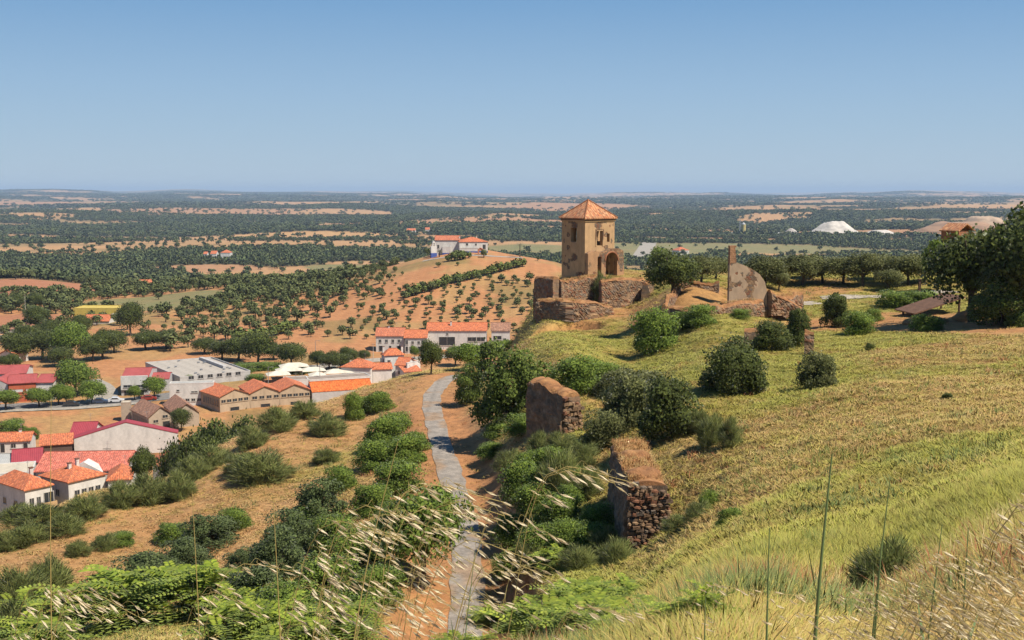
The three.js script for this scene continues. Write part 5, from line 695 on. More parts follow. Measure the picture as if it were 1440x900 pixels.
for (const b of BUILDINGS) {
  const t = thing(b.name, b.label, b.cat, null), far = b.z < -800; t.position.set(b.x, far ? ground(b.x, b.z) - 0.5 : b.base, b.z); t.rotation.y = b.a; t.userData.kind = 'thing';
  const { w, d, e } = b, wm = WALLS[b.wall], rm = ROOF[b.rcol];
  const base = -3.5;
  if (b.roof === 'gz') { const s = wallWithHoles([[0, base], [w, base], [w, e], [w / 2, e + b.rise - 0.02], [0, e]], [], d); s.translate(0, 0, -d); part('wall', metricUV(s, 4), wm, t); }
  else if (b.roof === 'gx') { const s = wallWithHoles([[0, base], [d, base], [d, e], [d / 2, e + b.rise - 0.02], [0, e]], [], w); s.rotateY(Math.PI / 2); part('wall', metricUV(s, 4), wm, t); }
  else if (b.roof === 'shed') { const s = wallWithHoles([[0, base], [d, base], [d, e + b.rise - 0.03], [0, e - 0.03]], [], w); s.rotateY(Math.PI / 2); part('wall', metricUV(s, 4), wm, t); }
  else part('wall', metricUV(box(0, w, base, e, -d, 0), 4), wm, t);
  let rf;
  if (b.roof === 'flat') {
    if (b.rise >= 0.2) { const p = 0.25; rf = part('roof', metricUV(box(p, w - p, e + 0.005, e + 0.06, -d + p, -p), 4), rm, t); part('parapet', metricUV(mergeGeometries([box(-0.03, w + 0.03, e, e + b.rise, -p, 0.03), box(-0.03, w + 0.03, e, e + b.rise, -d - 0.03, -d + p), box(-0.03, p, e, e + b.rise, -d + p, -p), box(w - p, w + 0.03, e, e + b.rise, -d + p, -p)]), 4), wm, t); } else rf = part('coping', metricUV(box(-0.08, w + 0.08, e, e + b.rise, -d - 0.08, 0.08), 4), rm, t);
  } else rf = part('roof', roofGeo(b.roof, w, d, e, b.rise, b.wall === 'pale' || b.front ? 0.08 : 0.35, 0.16), rm, t);
  if (b.roof === 'gx' || b.roof === 'hip') { const z = -d / 2, x0 = b.roof === 'hip' ? Math.min(w, d) / 2 : -0.3, x1 = b.roof === 'hip' ? w - Math.min(w, d) / 2 : w + 0.3; if (x1 > x0 + 0.2) { const g = new THREE.CylinderGeometry(0.12, 0.12, x1 - x0, 6); g.rotateZ(Math.PI / 2); g.translate((x0 + x1) / 2, e + b.rise + 0.17, z); part('ridge_tiles', g, rm, rf); } }
  for (const [cx, cz] of b.chim || []) { const ch = part('chimney', metricUV(box(cx - 0.3, cx + 0.3, e, e + b.rise + 0.7, cz - 0.25, cz + 0.25), 4), chimMat, rf); part('chimney_cap', box(cx - 0.4, cx + 0.4, e + b.rise + 0.7, e + b.rise + 0.85, cz - 0.35, cz + 0.35), ROOF.brown, rf); }
  if (!far && /house|hall|villa/.test(b.name) && b.roof !== 'flat') { const ax = w * 0.7, ay = e + b.rise, az = -d / 2; part('aerial', mergeGeometries([box(ax - 0.025, ax + 0.025, ay - 0.1, ay + 2.2, az - 0.025, az + 0.025), box(ax - 0.6, ax + 0.6, ay + 2.0, ay + 2.04, az - 0.02, az + 0.02), box(ax - 0.35, ax + 0.35, ay + 1.7, ay + 1.74, az - 0.02, az + 0.02)]), metalMat, rf); }
  for (const [face, x, y, ww, hh, pm] of b.win) {
    const [fg, pg, mg] = windowGeos(ww, hh), door = y < 0.5, o = part(door ? 'door_frame' : 'window', fg, b.wall === 'white' ? frameMat : wm, t); const p = part(door ? 'door' : 'pane', pg, pm ? whitePane : glassMat, o); if (!door && ww > 0.6) part('mullion', mg, frameMat, o);
    if (face === 'f') o.position.set(x, y, 0.004); else { o.position.set(-0.004, y, -d + (d - x - ww)); o.rotation.y = -Math.PI / 2; o.position.set(-0.004, y, -x - ww); }
  }
  if (b.band) { const gy = ground(b.x + w * 0.4, b.z) - b.base; part('blue_base', mergeGeometries([box(-0.02, w + 0.02, gy - 2, gy + 0.8, 0.002, 0.04), box(-0.04, -0.002, gy - 2, gy + 0.8, -d, 0.002)]), blueMat, t); }
  if (b.fascia) part('fascia', metricUV(box(0.0, w, 2.2, e + 0.9, 0.005, 0.5), 4), WALLS.white, t);
  if (b.fascia) t.children.filter(c => c.name === 'window' && c.position.z > 0 && c.position.y > 2.3).forEach(c => { c.position.z = 0.505; });
  if (b.balc) for (const [x, y, l] of b.balc) { part('balcony', mergeGeometries([box(x, x + l, y - 0.18, y, 0.002, 1.0), box(x, x + l, y, y + 0.9, 0.92, 1.0), box(x, x + 0.08, y, y + 0.9, 0.002, 0.92), box(x + l - 0.08, x + l, y, y + 0.9, 0.002, 0.92)]), paint(216, 178, 130), t); }
  if (b.ped) { const [x0, x1, h] = b.ped, s = wallWithHoles([[x0, e - 0.6], [x1, e - 0.6], [x1, e + 0.1], [(x0 + x1) / 2, e + h], [x0, e + 0.1]], [], 3.2); s.translate(0, 0, -2.2); part('pediment', metricUV(s, 4), WALLS.white, t); }
  if (b.vents) { const R = rng(5); for (let i = 0; i < 14; i++) { const x = 1.5 + R() * (w - 3), z = -1.5 - R() * (d - 3); part('roof_vent', mergeGeometries([box(x - 0.3, x + 0.3, e + 0.05, e + 0.45, z - 0.3, z + 0.3), box(x - 0.4, x + 0.4, e + 0.45, e + 0.52, z - 0.4, z + 0.4)]), metalMat, rf); } part('roof_step', metricUV(box(w * 0.78, w * 0.84, e + 0.06, e + 1.0, -d * 0.95, -d * 0.3), 4), WALLS.pale, t); }
}
{ // bell tower wall and palms of the convent
  const t = thing('bell_gable', 'white bell gable with a blue base beside the convent', 'belfry'); t.position.set(-46.5, ground(-46.5, -655) - 0.5, -655); t.rotation.y = 0.5;
  part('wall', metricUV(wallWithHoles([[0, -1], [3.6, -1], [3.6, 7], [2.9, 7.6], [2.6, 9.4], [1.8, 10.6], [1.0, 9.4], [0.7, 7.6], [0, 7]], [[1.35, 7.4, 2.25, 9.2, 1]], 1.1), 4), WALLS.white, t);
  part('blue_base', mergeGeometries([box(-0.03, 3.63, -1, 3.4, 1.102, 1.14), box(-0.04, -0.002, -1, 3.4, 0, 1.1)]), blueMat, t);
  const bell = new THREE.LatheGeometry([[0, 0.6], [0.18, 0.58], [0.24, 0.3], [0.32, 0.05], [0.36, 0]].map(([x, y]) => new THREE.Vector2(x, y)), 14); bell.translate(1.8, 8.1, 0.55); part('bell', bell, metalMat, t);
  const arch = thing('convent_porch', 'small salmon arch porch at the convent corner', 'porch'); arch.position.set(-19.2, ground(-19.2, -646) - 0.4, -646); part('wall', metricUV(wallWithHoles([[0, -1], [3, -1], [3, 3.2], [1.5, 4.2], [0, 3.2]], [[0.7, 0, 2.3, 2.8, 1]], 2.4), 4), paint(214, 140, 104), arch); part('roof', roofGeo('gz', 3, 2.4, 3.3, 1.0, 0.2).translate(0, 0, 2.4), ROOF.orange, arch);
  for (const [x, z, h, l] of [[4.5, -652, 10, 'tall palm tree beside the white convent'], [-41, -650, 5, 'small palm tree before the convent nave']]) {
    const R = rng(h), p = thing('palm_tree', l, 'tree'); p.position.set(x, ground(x, z) - 0.2, z); const tr = new THREE.CylinderGeometry(0.22, 0.32, h * 0.72, 8); tr.translate(0, h * 0.36, 0); part('trunk', tr, barkMat, p);
    const F = new Faces(); for (let i = 0; i < 46; i++) { const a = i * 2.4, el = 1.2 - 1.9 * (i / 46), len = h * 0.30; for (let s = 0; s < 6; s++) for (const sd of [-1, 1]) { const f = (s + 1) / 6, c = V(Math.cos(a) * Math.cos(el) * len * f, h * 0.72 + Math.sin(el) * len * f - len * 0.4 * f * f, Math.sin(a) * Math.cos(el) * len * f), k = TONES.olive[s % 4]; leaf(F, c, V(-Math.sin(a) * sd + Math.cos(a) * 0.7, -0.3, Math.cos(a) * sd + Math.sin(a) * 0.7).normalize(), V(0, 1, 0), 0.7, 0.09, V(0, 1, 0), k); } } part('crown', F.build(), leafMat, p);
  }
}
// ------------------------------------------------------------------ roads, cars, canopies, poles
function ribbon(name, pts, half, mat, lift = 0.06) {
  const c = new THREE.CatmullRomCurve3(pts.map(([x, z]) => V(x, 0, z))), n = Math.ceil(c.getLength() / 3), pos = [], uv = [], idx = [];
  for (let i = 0; i <= n; i++) { const p = c.getPointAt(i / n), t = c.getTangentAt(i / n), s = V(-t.z, 0, t.x).normalize(); for (let j = 0; j <= 4; j++) { const q = p.clone().addScaledVector(s, (j / 2 - 1) * half); pos.push(q.x, ground(q.x, q.z) + lift, q.z); uv.push(q.x / 4, q.z / 4); if (i && j) { const o = i * 5 + j; idx.push(o - 6, o - 1, o - 5, o - 5, o - 1, o); } } }
  const g = new THREE.BufferGeometry(); g.setAttribute('position', new THREE.Float32BufferAttribute(pos, 3)); g.setAttribute('uv', new THREE.Float32BufferAttribute(uv, 2)); g.setIndex(idx); g.computeVertexNormals(); return struct(new THREE.Mesh(g, mat), name);
}
const roadMat = new THREE.MeshStandardMaterial({ color: new THREE.Color().setRGB(...srgb(150, 146, 142)), roughness: 0.95, map: stoneGrain, side: THREE.DoubleSide }), paleRoad = new THREE.MeshStandardMaterial({ color: new THREE.Color().setRGB(...srgb(196, 186, 170)), roughness: 0.95, map: stoneGrain, side: THREE.DoubleSide });
ribbon('town_road', [[-175, -306], [-142, -316], [-122, -321], [-104, -329], [-92, -345]], 4.6, roadMat, 0.12);
ribbon('pavement', [[-175, -299.5], [-142, -309.5], [-122, -314.5], [-104, -322]], 1.6, paleRoad, 0.2);
ribbon('forecourt_road', [[-120, -321], [-119, -332], [-126, -348], [-134, -360]], 3.4, paleRoad, 0.16);
ribbon('hill_road', [[-95, -392], [-78, -384], [-66, -392], [-50, -412], [-30, -421], [0, -424]], 3.2, paleRoad, 0.12);
ribbon('country_road', [[170, -1560], [205, -1800], [262, -2200], [300, -2500]], 14, paleRoad, 0.6);
ribbon('chapel_drive', [[-50, -644], [-32, -643], [-14, -642], [6, -646]], 2.4, paleRoad, 0.15);
function car(x, z, turn, col, label) {
  const t = thing('parked_car', label, 'car'); t.position.set(x, ground(x, z) + 0.14, z); t.rotation.y = turn;
  const s = new THREE.Shape([[-2.05, 0.3], [2.05, 0.3], [2.1, 0.7], [1.9, 0.86], [1.0, 0.95], [0.45, 1.42], [-1.0, 1.45], [-1.75, 1.0], [-2.1, 0.92]].map(([a, b]) => new THREE.Vector2(a, b))), g = new THREE.ExtrudeGeometry(s, { depth: 1.5, bevelSize: 0.1, bevelThickness: 0.1, bevelSegments: 2 }); g.translate(0, 0, -0.75);
  part('body', g, new THREE.MeshPhysicalMaterial({ color: new THREE.Color().setRGB(...srgb(...col)), roughness: 0.35, clearcoat: 0.8 }), t);
  const ws = new THREE.Shape([[0.85, 0.98], [0.4, 1.36], [-0.95, 1.38], [-1.5, 1.0]].map(([a, b]) => new THREE.Vector2(a, b))), wg = new THREE.ExtrudeGeometry(ws, { depth: 1.74, bevelEnabled: false }); wg.translate(0, 0, -0.87); part('windows', wg, glassMat, t);
  for (const [a, b] of [[1.3, 0.8], [-1.3, 0.8], [1.3, -0.8], [-1.3, -0.8]]) { const w = new THREE.CylinderGeometry(0.32, 0.32, 0.22, 14); w.rotateX(Math.PI / 2); w.translate(a, 0.32, b); part('wheel', w, glassMat, t); }
}
car(-123.4, -317.6, 0.2, [52, 56, 60], 'dark grey car parked under the street trees'); car(-116.8, -321.5, 0.15, [60, 74, 98], 'dark blue car parked before the glass doored factory'); car(-112.6, -322.6, 0.2, [222, 222, 222], 'white car parked before the glass doored factory'); car(-104.2, -325.4, 0.3, [150, 48, 40], 'red car parked beside the street tree');
{
  const cloth = paint(234, 226, 206);
  [[-74.4, -360.2, 8, 3.2], [-75, -369, 9, 3.2], [-67.5, -363.5, 8, 3.0], [-63.2, -356.5, 5, 2.8], [-59.5, -363, 9, 3.0], [-76, -353.5, 7, 3]].forEach(([x, z, w, h], i) => {
    const t = thing('canopy_tent', ['low wide white canopy before the broad round tree', 'white canopy nearest the olive hill road', 'white canopy between the two largest canopies', 'small white canopy behind the white shed', 'long white canopy beside the dark trees', 'white canopy by the corner of the flat grey roof'][i], 'canopy'); t.position.set(x, ground(x, z), z); t.rotation.y = 0.3;
    part('canvas', roofGeo('hip', w, 5.5, h - 0.6, 1.1, 0.2, 0.06), cloth, t); for (const [a, b] of [[0.1, -0.1], [w - 0.1, -0.1], [0.1, -5.4], [w - 0.1, -5.4]]) part('pole', box(a - 0.05, a + 0.05, -0.5, h - 0.6, b - 0.05, b + 0.05), metalMat, t);
  });
  const pole = (x, z, h, label, lamp) => { const t = thing(lamp ? 'street_lamp' : 'utility_pole', label, lamp ? 'street lamp' : 'pole'); t.position.set(x, ground(x, z), z); const g = new THREE.CylinderGeometry(0.07, 0.12, h, 8); g.translate(0, h / 2 - 0.3, 0); part('post', g, lamp ? metalMat : frameMat, t); part(lamp ? 'lamp_arm' : 'crossarm', lamp ? mergeGeometries([box(0, 1.4, h - 0.36, h - 0.28, -0.04, 0.04), box(1.0, 1.6, h - 0.42, h - 0.3, -0.12, 0.12)]) : box(-0.9, 0.9, h - 0.8, h - 0.66, -0.06, 0.06), lamp ? metalMat : barkMat, t); };
  pole(-251, -590, 11, 'pale concrete pole by the brown knoll beyond the park', false); pole(-90.5, -252, 5, 'thin pole before the blank white gable', false); pole(-79, -254, 4.5, 'short pole beside the orange yard wall', false); pole(-74, -345, 7, 'street lamp among the white canopies', true); pole(-59.5, -352, 7.5, 'street lamp behind the white walled shed', true); pole(-69, -400, 8, 'street lamp beside the road under the olive hill', true); pole(-49, -402, 8, 'thin pole beside the first row house', false);
  // yard furniture before the blank white gable
  const yw = solo('yard_wall', metricUV(box(0, 11, -1, 1.6, -0.3, 0), 4), paint(204, 152, 98), 'low ochre yard wall below the blank white gable', 'wall', null, 'thing'); yw.position.set(-84.5, -60.2, -252.5); yw.rotation.y = 0.2;
}
// ------------------------------------------------------------------ quarry on the plain
{
  const heap = (name, label, x, z, w, d, h, col, seed, flat = 0.0) => { const g = new THREE.SphereGeometry(1, 60, 20, 0, 6.2832, 0, Math.PI / 2), q = g.attributes.position; for (let i = 0; i < q.count; i++) { const a = Math.atan2(q.getZ(i), q.getX(i)), rr = Math.hypot(q.getX(i), q.getZ(i)), y = Math.min(1 - flat, Math.max(0, 1 - rr * (1 - 0.1 * flat))) / (1 - flat * 0.999 + 0.001), f = 0.8 + 0.4 * fbm(Math.cos(a) * 2 + seed, Math.sin(a) * 2 + rr * 2, 3); q.setXYZ(i, Math.cos(a) * rr * w * f, Math.min(1, y) * h * (0.85 + 0.3 * fbm(q.getX(i) * 4 + seed, q.getZ(i) * 4, 3)) - 3, Math.sin(a) * rr * d * f); } g.computeVertexNormals(); const m = solo(name, g, new THREE.MeshStandardMaterial({ color: new THREE.Color().setRGB(...srgb(...col)), roughness: 1, map: groundGrain }), label, 'spoil heap'); m.position.set(x, ground(x, z), z); return m; };
  heap('spoil_heap', 'big white quarry heap on the plain', 740, -2640, 62, 40, 30, [226, 218, 206], 3, 0.35);
  heap('spoil_heap', 'low white heap beside the big white quarry heap', 850, -2660, 42, 30, 11, [222, 214, 202], 5, 0.4);
  heap('spoil_heap', 'small grey pointed quarry heap', 640, -2640, 28, 24, 17, [196, 186, 176], 7, 0.1);
  heap('spoil_heap', 'flat pale yard of quarry waste', 690, -2600, 90, 20, 7, [200, 180, 160], 9, 0.6);
  heap('quarry_bank', 'long brown quarry bank with a pale crest', 1040, -2680, 110, 50, 24, [176, 140, 110], 11, 0.5);
  heap('quarry_bank', 'higher pale end of the brown quarry bank', 1110, -2720, 70, 50, 32, [196, 168, 140], 13, 0.45);
  const s = thing('quarry_silo', 'yellow quarry silo tower beside pale sheds', 'silo'); s.position.set(522, ground(522, -2600) - 1, -2600); const g = new THREE.CylinderGeometry(5, 5, 26, 14); g.translate(0, 13, 0); part('tank', g, paint(216, 196, 120), s); const c = new THREE.ConeGeometry(5.2, 5, 14); c.translate(0, 28.5, 0); part('cap', c, metalMat, s); part('lift_frame', box(-9, -7, 0, 36, -1, 1), metalMat, s);
  for (const [x, w, l] of [[470, 34, 'pale quarry shed beside the yellow silo'], [560, 50, 'long pale quarry shed between the silo and the heaps'], [615, 24, 'short pale quarry shed by the grey heap']]) { const t = thing('quarry_shed', l, 'shed'); t.position.set(x, ground(x, -2600) - 1, -2600); part('wall', metricUV(box(0, w, -1, 5, -14, 0), 4), WALLS.pale, t); part('roof', roofGeo('gx', w, 14, 5, 2.2, 0.4), ROOF.grey, t); }
}
// ------------------------------------------------------------------ shrubs and trees of the castle hill and the town
CROWN.agave = [90, 91].map(s => { const R = rng(s), F = new Faces(), k = srgb(150, 166, 140); for (let i = 0; i < 34; i++) { const a = i * 2.4, el = 0.15 + R() * 1.0, d = V(Math.cos(a) * Math.cos(el), Math.sin(el), Math.sin(a) * Math.cos(el)), nr = V(0, 1, 0).addScaledVector(d, -d.y).normalize(), j = 0.85 + 0.3 * R(); leaf(F, V(0, 0.05, 0), d, nr, 0.5 + 0.2 * R(), 0.05, nr, k.map(v => v * j)); } return F.build(); });
treeCrowns.lilac = [95].map(s => lobedCrown(s, { n: 1500, lobes: 16, leafLen: 0.1, base: 0.25, tones: T([140, 122, 150], [120, 106, 132], [104, 108, 92]) }));
for (const set of [PLANTS, TOWN_PLANTS]) for (const [name, label, cat, group, kind, tree, rows] of set) for (const [x, z, w, h] of rows) plant(name, label, cat, group, x, z, w, h, kind, !!tree, kind === 'agave' ? -0.1 : 0.06 * h);

// ------------------------------------------------------------------ olive trees of the hill across the valley
function smallTree(seed, n, leafLen, tones, base = 0.2) {
  const g = lobedCrown(seed, { n, lobes: 12, leafLen, base, lobeR: 0.24, shell: 0.5, tones });
  const t = new THREE.CylinderGeometry(0.04, 0.06, 0.4, 5).toNonIndexed(); t.translate(0, 0.16, 0); t.deleteAttribute('uv');
  t.setAttribute('color', new THREE.Float32BufferAttribute(new Array(t.attributes.position.count).fill(0).flatMap(() => [0.08, 0.06, 0.04]), 3));
  return mergeGeometries([g, t]);
}
const groveTrees = [101, 102, 103, 104].map(s => smallTree(s, 420, 0.17, TONES.grove)), groveDark = [105, 106].map(s => smallTree(s, 420, 0.17, TONES.dark));
const spots = [];
{
  const R = rng(77), step = 6.6;
  for (let gx = -420; gx < 90; gx += step) for (let gz = -960; gz < -425; gz += step) {
    const x = gx + (R() - 0.5) * 4.2, z = gz + (R() - 0.5) * 4.2, r = Math.hypot(x, z), az = Math.atan2(x, -z), u = R(), s = R(), tn = R();
    if (az < -0.46 || az > 0.03) continue;
    let p;
    const rows = sstep(-0.165, -0.11, az);                       // open orchard towards the chapel
    const dens = fbm(x * 0.014 + 5, z * 0.014, 3);
    const far = sstep(560, 700, r);
    p = (1 - rows) * (0.42 + 1.5 * sstep(0.36, 0.58, dens) * (0.6 + 0.4 * far)) + rows * (0.50 + 0.35 * sstep(0.4, 0.6, dens));
    if (rows > 0.5 && r > 572 && az > -0.10) p *= 0.10;           // bare top below the chapel
    if (r < 470) p *= 0.35 * sstep(440, 470, r);
    if (az < -0.30 && r < 640) p *= 0.25;
    for (const [a, r0, ra, rr] of CLEARINGS) if (Math.sqrt(((az - a) / ra) ** 2 + ((r - r0) / rr) ** 2) < 0.98) p = 0.01;
    if (Math.abs(x + 30) < 42 && Math.abs(z + 668) < 26) p = 0;   // the chapel yard
    if (u < p) spots.push([x, z, (rows > 0.5 ? 2.7 : 4.0) * (0.55 + 0.9 * s * s + 0.2 * s) * (1 + 0.2 * far), tn, r]);
  }
  spots.sort((a, b) => a[4] - b[4]);
}
const NEAR_OLIVES = 270;
spots.slice(0, NEAR_OLIVES).forEach(([x, z, w, t]) => {
  const m = solo('olive_tree', groveTrees[(t * 4) | 0], woodMat, 'small rounded olive tree on the dry hillside across the valley', 'tree', 'olive trees on the hill across the valley');
  m.position.set(x, ground(x, z) - 0.1, z); m.scale.set(w, w * 1.02, w); m.rotation.y = t * 40;
});
function scatter(name, label, geos, list, mat = woodMat) {   // list of [x, z, width, height, turn, tint]
  geos.forEach((g, k) => {
    const mine = list.filter((_, i) => i % geos.length === k), im = new THREE.InstancedMesh(g, mat, mine.length), M = new THREE.Matrix4(), q = new THREE.Quaternion(), c = new THREE.Color();
    mine.forEach(([x, z, w, h, t, tint, lift = 0], i) => { q.setFromAxisAngle(V(0, 1, 0), t); M.compose(V(x, ground(x, z) - 0.06 * h + lift, z), q, V(w, h, w)); im.setMatrixAt(i, M); im.setColorAt(i, c.setRGB(tint[0], tint[1], tint[2])); });
    im.name = numbered(name); im.castShadow = im.receiveShadow = true; tag(im, label, 'vegetation', null, 'stuff'); scene.add(im);
  });
}
scatter('olive_grove', 'dense olive grove covering the far side of the dry hill', groveTrees, spots.slice(NEAR_OLIVES).map(([x, z, w, t]) => [x, z, w * 1.1, w * 1.05, t * 40, [0.8 + 0.3 * t, 0.85 + 0.25 * t, 0.85 + 0.2 * t]]));
for (const [k, h] of HEDGES.entries()) {
  const R = rng(300 + k);
  for (let i = 0; i + 1 < h.length; i++) { const [ax, az] = h[i], [bx, bz] = h[i + 1], n = Math.max(2, Math.round(Math.hypot(bx - ax, bz - az) / 3.4)); for (let j = 0; j < n; j++) { const t = (j + R() * 0.6) / n, x = ax + (bx - ax) * t, z = az + (bz - az) * t, w = 4.2 + 2.6 * R(); const m = solo('hedge_bush', groveDark[j % 2], woodMat, ['dark bush in the long hedge crossing the olive hill', 'dark bush in the short hedge below the white chapel', 'dark bush in the hedge at the foot of the olive hill'][k], 'bush', ['long hedge on the hill', 'short hedge below the chapel', 'hedge at the foot of the hill'][k]); m.position.set(x, ground(x, z) - 0.4, z); m.scale.set(w, w * 0.8, w); m.rotation.y = j; } }
}
// ------------------------------------------------------------------ woods of the plain
{
  const R = rng(555), A = [], B = [], C = [];
  const tint = () => { const a = 0.72 + 0.5 * R(), b = R(); return [a * (0.92 + 0.2 * b), a, a * (0.9 + 0.2 * R())]; };
  const sector = (n, r0, r1, fn) => { for (let i = 0; i < n; i++) { const r = Math.sqrt(r0 * r0 + R() * (r1 * r1 - r0 * r0)), a = -0.50 + R() * 1.0, x = Math.sin(a) * r, z = -Math.cos(a) * r; fn(x, z, r, a); } };
  sector(52000, 760, 2600, (x, z, r, a) => { if (r < 980 && a < 0.03 && a > -0.46) return; const u = R(); if (u < woodland(x, z) * 0.95 + 0.025 - (CLEARINGS.some(([ca, cr, ra, rr]) => ((a - ca) / ra) ** 2 + ((r - cr) / rr) ** 2 < 1) ? 0.018 : 0)) { const w = 5 + 5 * R(); A.push([x, z, w, w * (0.7 + 0.2 * R()), R() * 6, tint()]); } });
  sector(120000, 2600, 6500, (x, z) => { if (R() < woodland(x, z) * 0.95 + 0.02) { const w = 8 + 7 * R(); B.push([x, z, w, w * (0.6 + 0.2 * R()), R() * 6, tint()]); } });
  sector(110000, 6500, 24000, (x, z, r) => { if (R() < woodland(x, z) * 0.95 + 0.02) { const w = (18 + 20 * R()) * (r > 12000 ? 1.8 : 1); C.push([x, z, w, 7 + 5 * R(), R() * 6, tint()]); } });
  scatter('oak_wood', 'dark oak woods spread over the near plain', [111, 112, 113].map(s => smallTree(s, 90, 0.36, TONES.wood)), A);
  scatter('oak_wood', 'hazy oak woods over the middle of the plain', [114, 115].map(s => smallTree(s, 40, 0.5, TONES.wood)), B);
  scatter('oak_wood', 'blue hazy woods on the far plain up to the horizon', [116, 117].map(s => smallTree(s, 30, 0.55, TONES.wood)), C);
  console.log('woods', A.length, B.length, C.length, 'olives', spots.length);
}
// ------------------------------------------------------------------ grass of the slopes
function tuftGeo(seed, blades, wide, bend) {
  const R = rng(seed), F = new Faces();
  for (let i = 0; i < blades; i++) {
    const a = R() * 6.2832, q = Math.sqrt(R()) * 0.5, b = V(Math.cos(a) * q, -0.05, Math.sin(a) * q), h = 0.45 + 0.55 * R(), l = bend * (0.3 + R()), d = R() * 6.2832;
    const t = V(b.x + Math.cos(d) * l + 0.1, h, b.z + Math.sin(d) * l), m = b.clone().lerp(t, 0.55).add(V(0, 0.08, 0)), s = V(Math.cos(d + 1.57), 0, Math.sin(d + 1.57)).multiplyScalar(wide * (0.6 + 0.8 * R()));
    const n = V(Math.cos(d) * 0.35, 0.9, Math.sin(d) * 0.35).normalize().toArray(), j = 0.78 + 0.44 * R(), k = [j, j * (0.96 + 0.08 * R()), j * (0.9 + 0.2 * R())];
    const bl = b.clone().add(s).toArray(), br = b.clone().sub(s).toArray(), ml = m.clone().addScaledVector(s, 0.8).toArray(), mr = m.clone().addScaledVector(s, -0.8).toArray(), tp = t.toArray();
    F.tri(bl, br, mr, n, k); F.tri(bl, mr, ml, n, k); F.tri(ml, mr, tp, n, k);
  }
  return F.build();
}
{
  const R = rng(4242), fine = [], wide = [];
  const GREEN = T([168, 172, 60], [184, 178, 82], [148, 160, 60], [172, 176, 98]), STRAWS = T([210, 180, 118], [200, 160, 98], [218, 192, 134], [192, 142, 92]);
  for (let i = 0; i < 190000; i++) {
    const r = Math.exp(Math.log(2.2) + Math.pow(R(), 0.72) * Math.log(178 / 2.2)), a = -0.50 + R() * 1.0, x = Math.sin(a) * r, z = -Math.cos(a) * r, u = R();
    const d = pathNear(x, z); if (d < 1.15 || (d < 3.6 && u < 0.9)) continue;
    const right = sstep(-0.03, 0.05, a), b = polyDist(BAND, x, z); if (b < 4.5 && u < 0.55) continue;
    if (r > 70 && a > 0.1 && polyDist(DIGS, x, z) < 6 && u < 0.9) continue;
    if (r > 90 && a > 0.02 && u < 0.75 && (polyDist(RUIN_EARTH, x, z) < 4 || polyDist(TOWER_EARTH, x, z) < 3)) continue;
    if (x > 15 && x < 22 && z < -117 && z > -127) continue;
    const n1 = fbm(x * 0.07, z * 0.07, 4), n2 = fbm(x * 0.35 + 40, z * 0.35, 3), g = sstep(0.40, 0.60, n1 + 0.22 * (n2 - 0.5) + 0.10 * right - 0.03), gc = groundColour(x, z);
    const green = R() < (0.12 + 0.34 * right + g * 0.45) * (r < 16 ? 0.5 : 1), k = mix3((green ? GREEN : STRAWS)[(R() * 4) | 0], gc, 0.5), j = 0.92 + 0.25 * R();
    const h = (r > 28 ? 0.72 : 1) * (0.07 + 0.20 * R() * (0.4 + n2)) * (green ? 1.1 : 1.0) * (1 - 0.3 * sstep(1, 0, right)), w = 0.30 + 0.0045 * r;
    (r < 26 ? fine : wide).push([x, z, (r < 26 ? 0.26 + 0.008 * r : w) * (0.7 + 0.7 * R()), h * (r < 10 ? 0.8 : 1), R() * 6.28, k.map(v => v * j)]);
  }
  // taller weeds standing in loose drifts through the meadow
  const WEEDS = T([118, 132, 58], [104, 120, 60], [134, 142, 84], [176, 112, 74], [214, 190, 132]);
  for (let i = 0; i < 9000; i++) {
    const r = Math.exp(Math.log(9) + R() * Math.log(150 / 9)), a = -0.48 + R() * 0.96, x = Math.sin(a) * r, z = -Math.cos(a) * r, m = fbm(x * 0.22 + 60, z * 0.22 + 3, 3);
    if (m < 0.53 || pathNear(x, z) < 2.4 || (r > 70 && a > 0.1 && polyDist(DIGS, x, z) < 6)) continue;
    const k = WEEDS[(clamp(fbm(x * 0.12 + 9, z * 0.12, 2) * 6 - 1 + (R() - 0.5) * 1.6, 0, 4.99)) | 0], j = 0.85 + 0.3 * R(), w = 0.3 + 0.45 * R();
    (r < 26 ? fine : wide).push([x, z, w * (r < 26 ? 0.8 : 1), 0.22 + 0.24 * R(), R() * 6.28, k.map(v => v * j)]);
  }
  // dry grass rooted on the crumbling wall tops: line, half width, top height
  for (const [x0, z0, x1, z1, hw, y0, y1, n] of [[6.06, -50.7, 5.95, -58, 0.75, -12.9, -12.75, 420], [1.9, -80.1, 3.9, -77.5, 0.6, -13.3, -13.8, 160], [4.0, -146, 7.0, -142.9, 1.1, -13.75, -13.5, 220], [7.0, -142.9, 12.1, -145.6, 1.1, -13.5, -14.5, 260], [6.2, -147, 11, -151.6, 0.4, -11.4, -11, 90], [11.6, -148.4, 17, -151.2, 0.45, -11.5, -11.4, 90], [16, -116.6, 18.6, -114.4, 0.6, -11.8, -11.8, 140], [18.8, -114.8, 31, -124.6, 0.35, -11.45, -11.15, 160]])
    for (let i = 0; i < n; i++) { const t = R(), l = Math.hypot(x1 - x0, z1 - z0), o = (R() * 2 - 1) * hw, x = x0 + (x1 - x0) * t - (z1 - z0) / l * o, z = z0 + (z1 - z0) * t + (x1 - x0) / l * o, k = mix3(STRAWS[(R() * 4) | 0], srgb(190, 120, 78), 0.5 * R()); wide.push([x, z, 0.22 + 0.2 * R(), 0.14 + 0.18 * R(), R() * 6.28, k, y0 + (y1 - y0) * t - ground(x, z) - 0.03]); }
  const grassMat = new THREE.MeshStandardMaterial({ vertexColors: true, roughness: 1, side: THREE.DoubleSide });
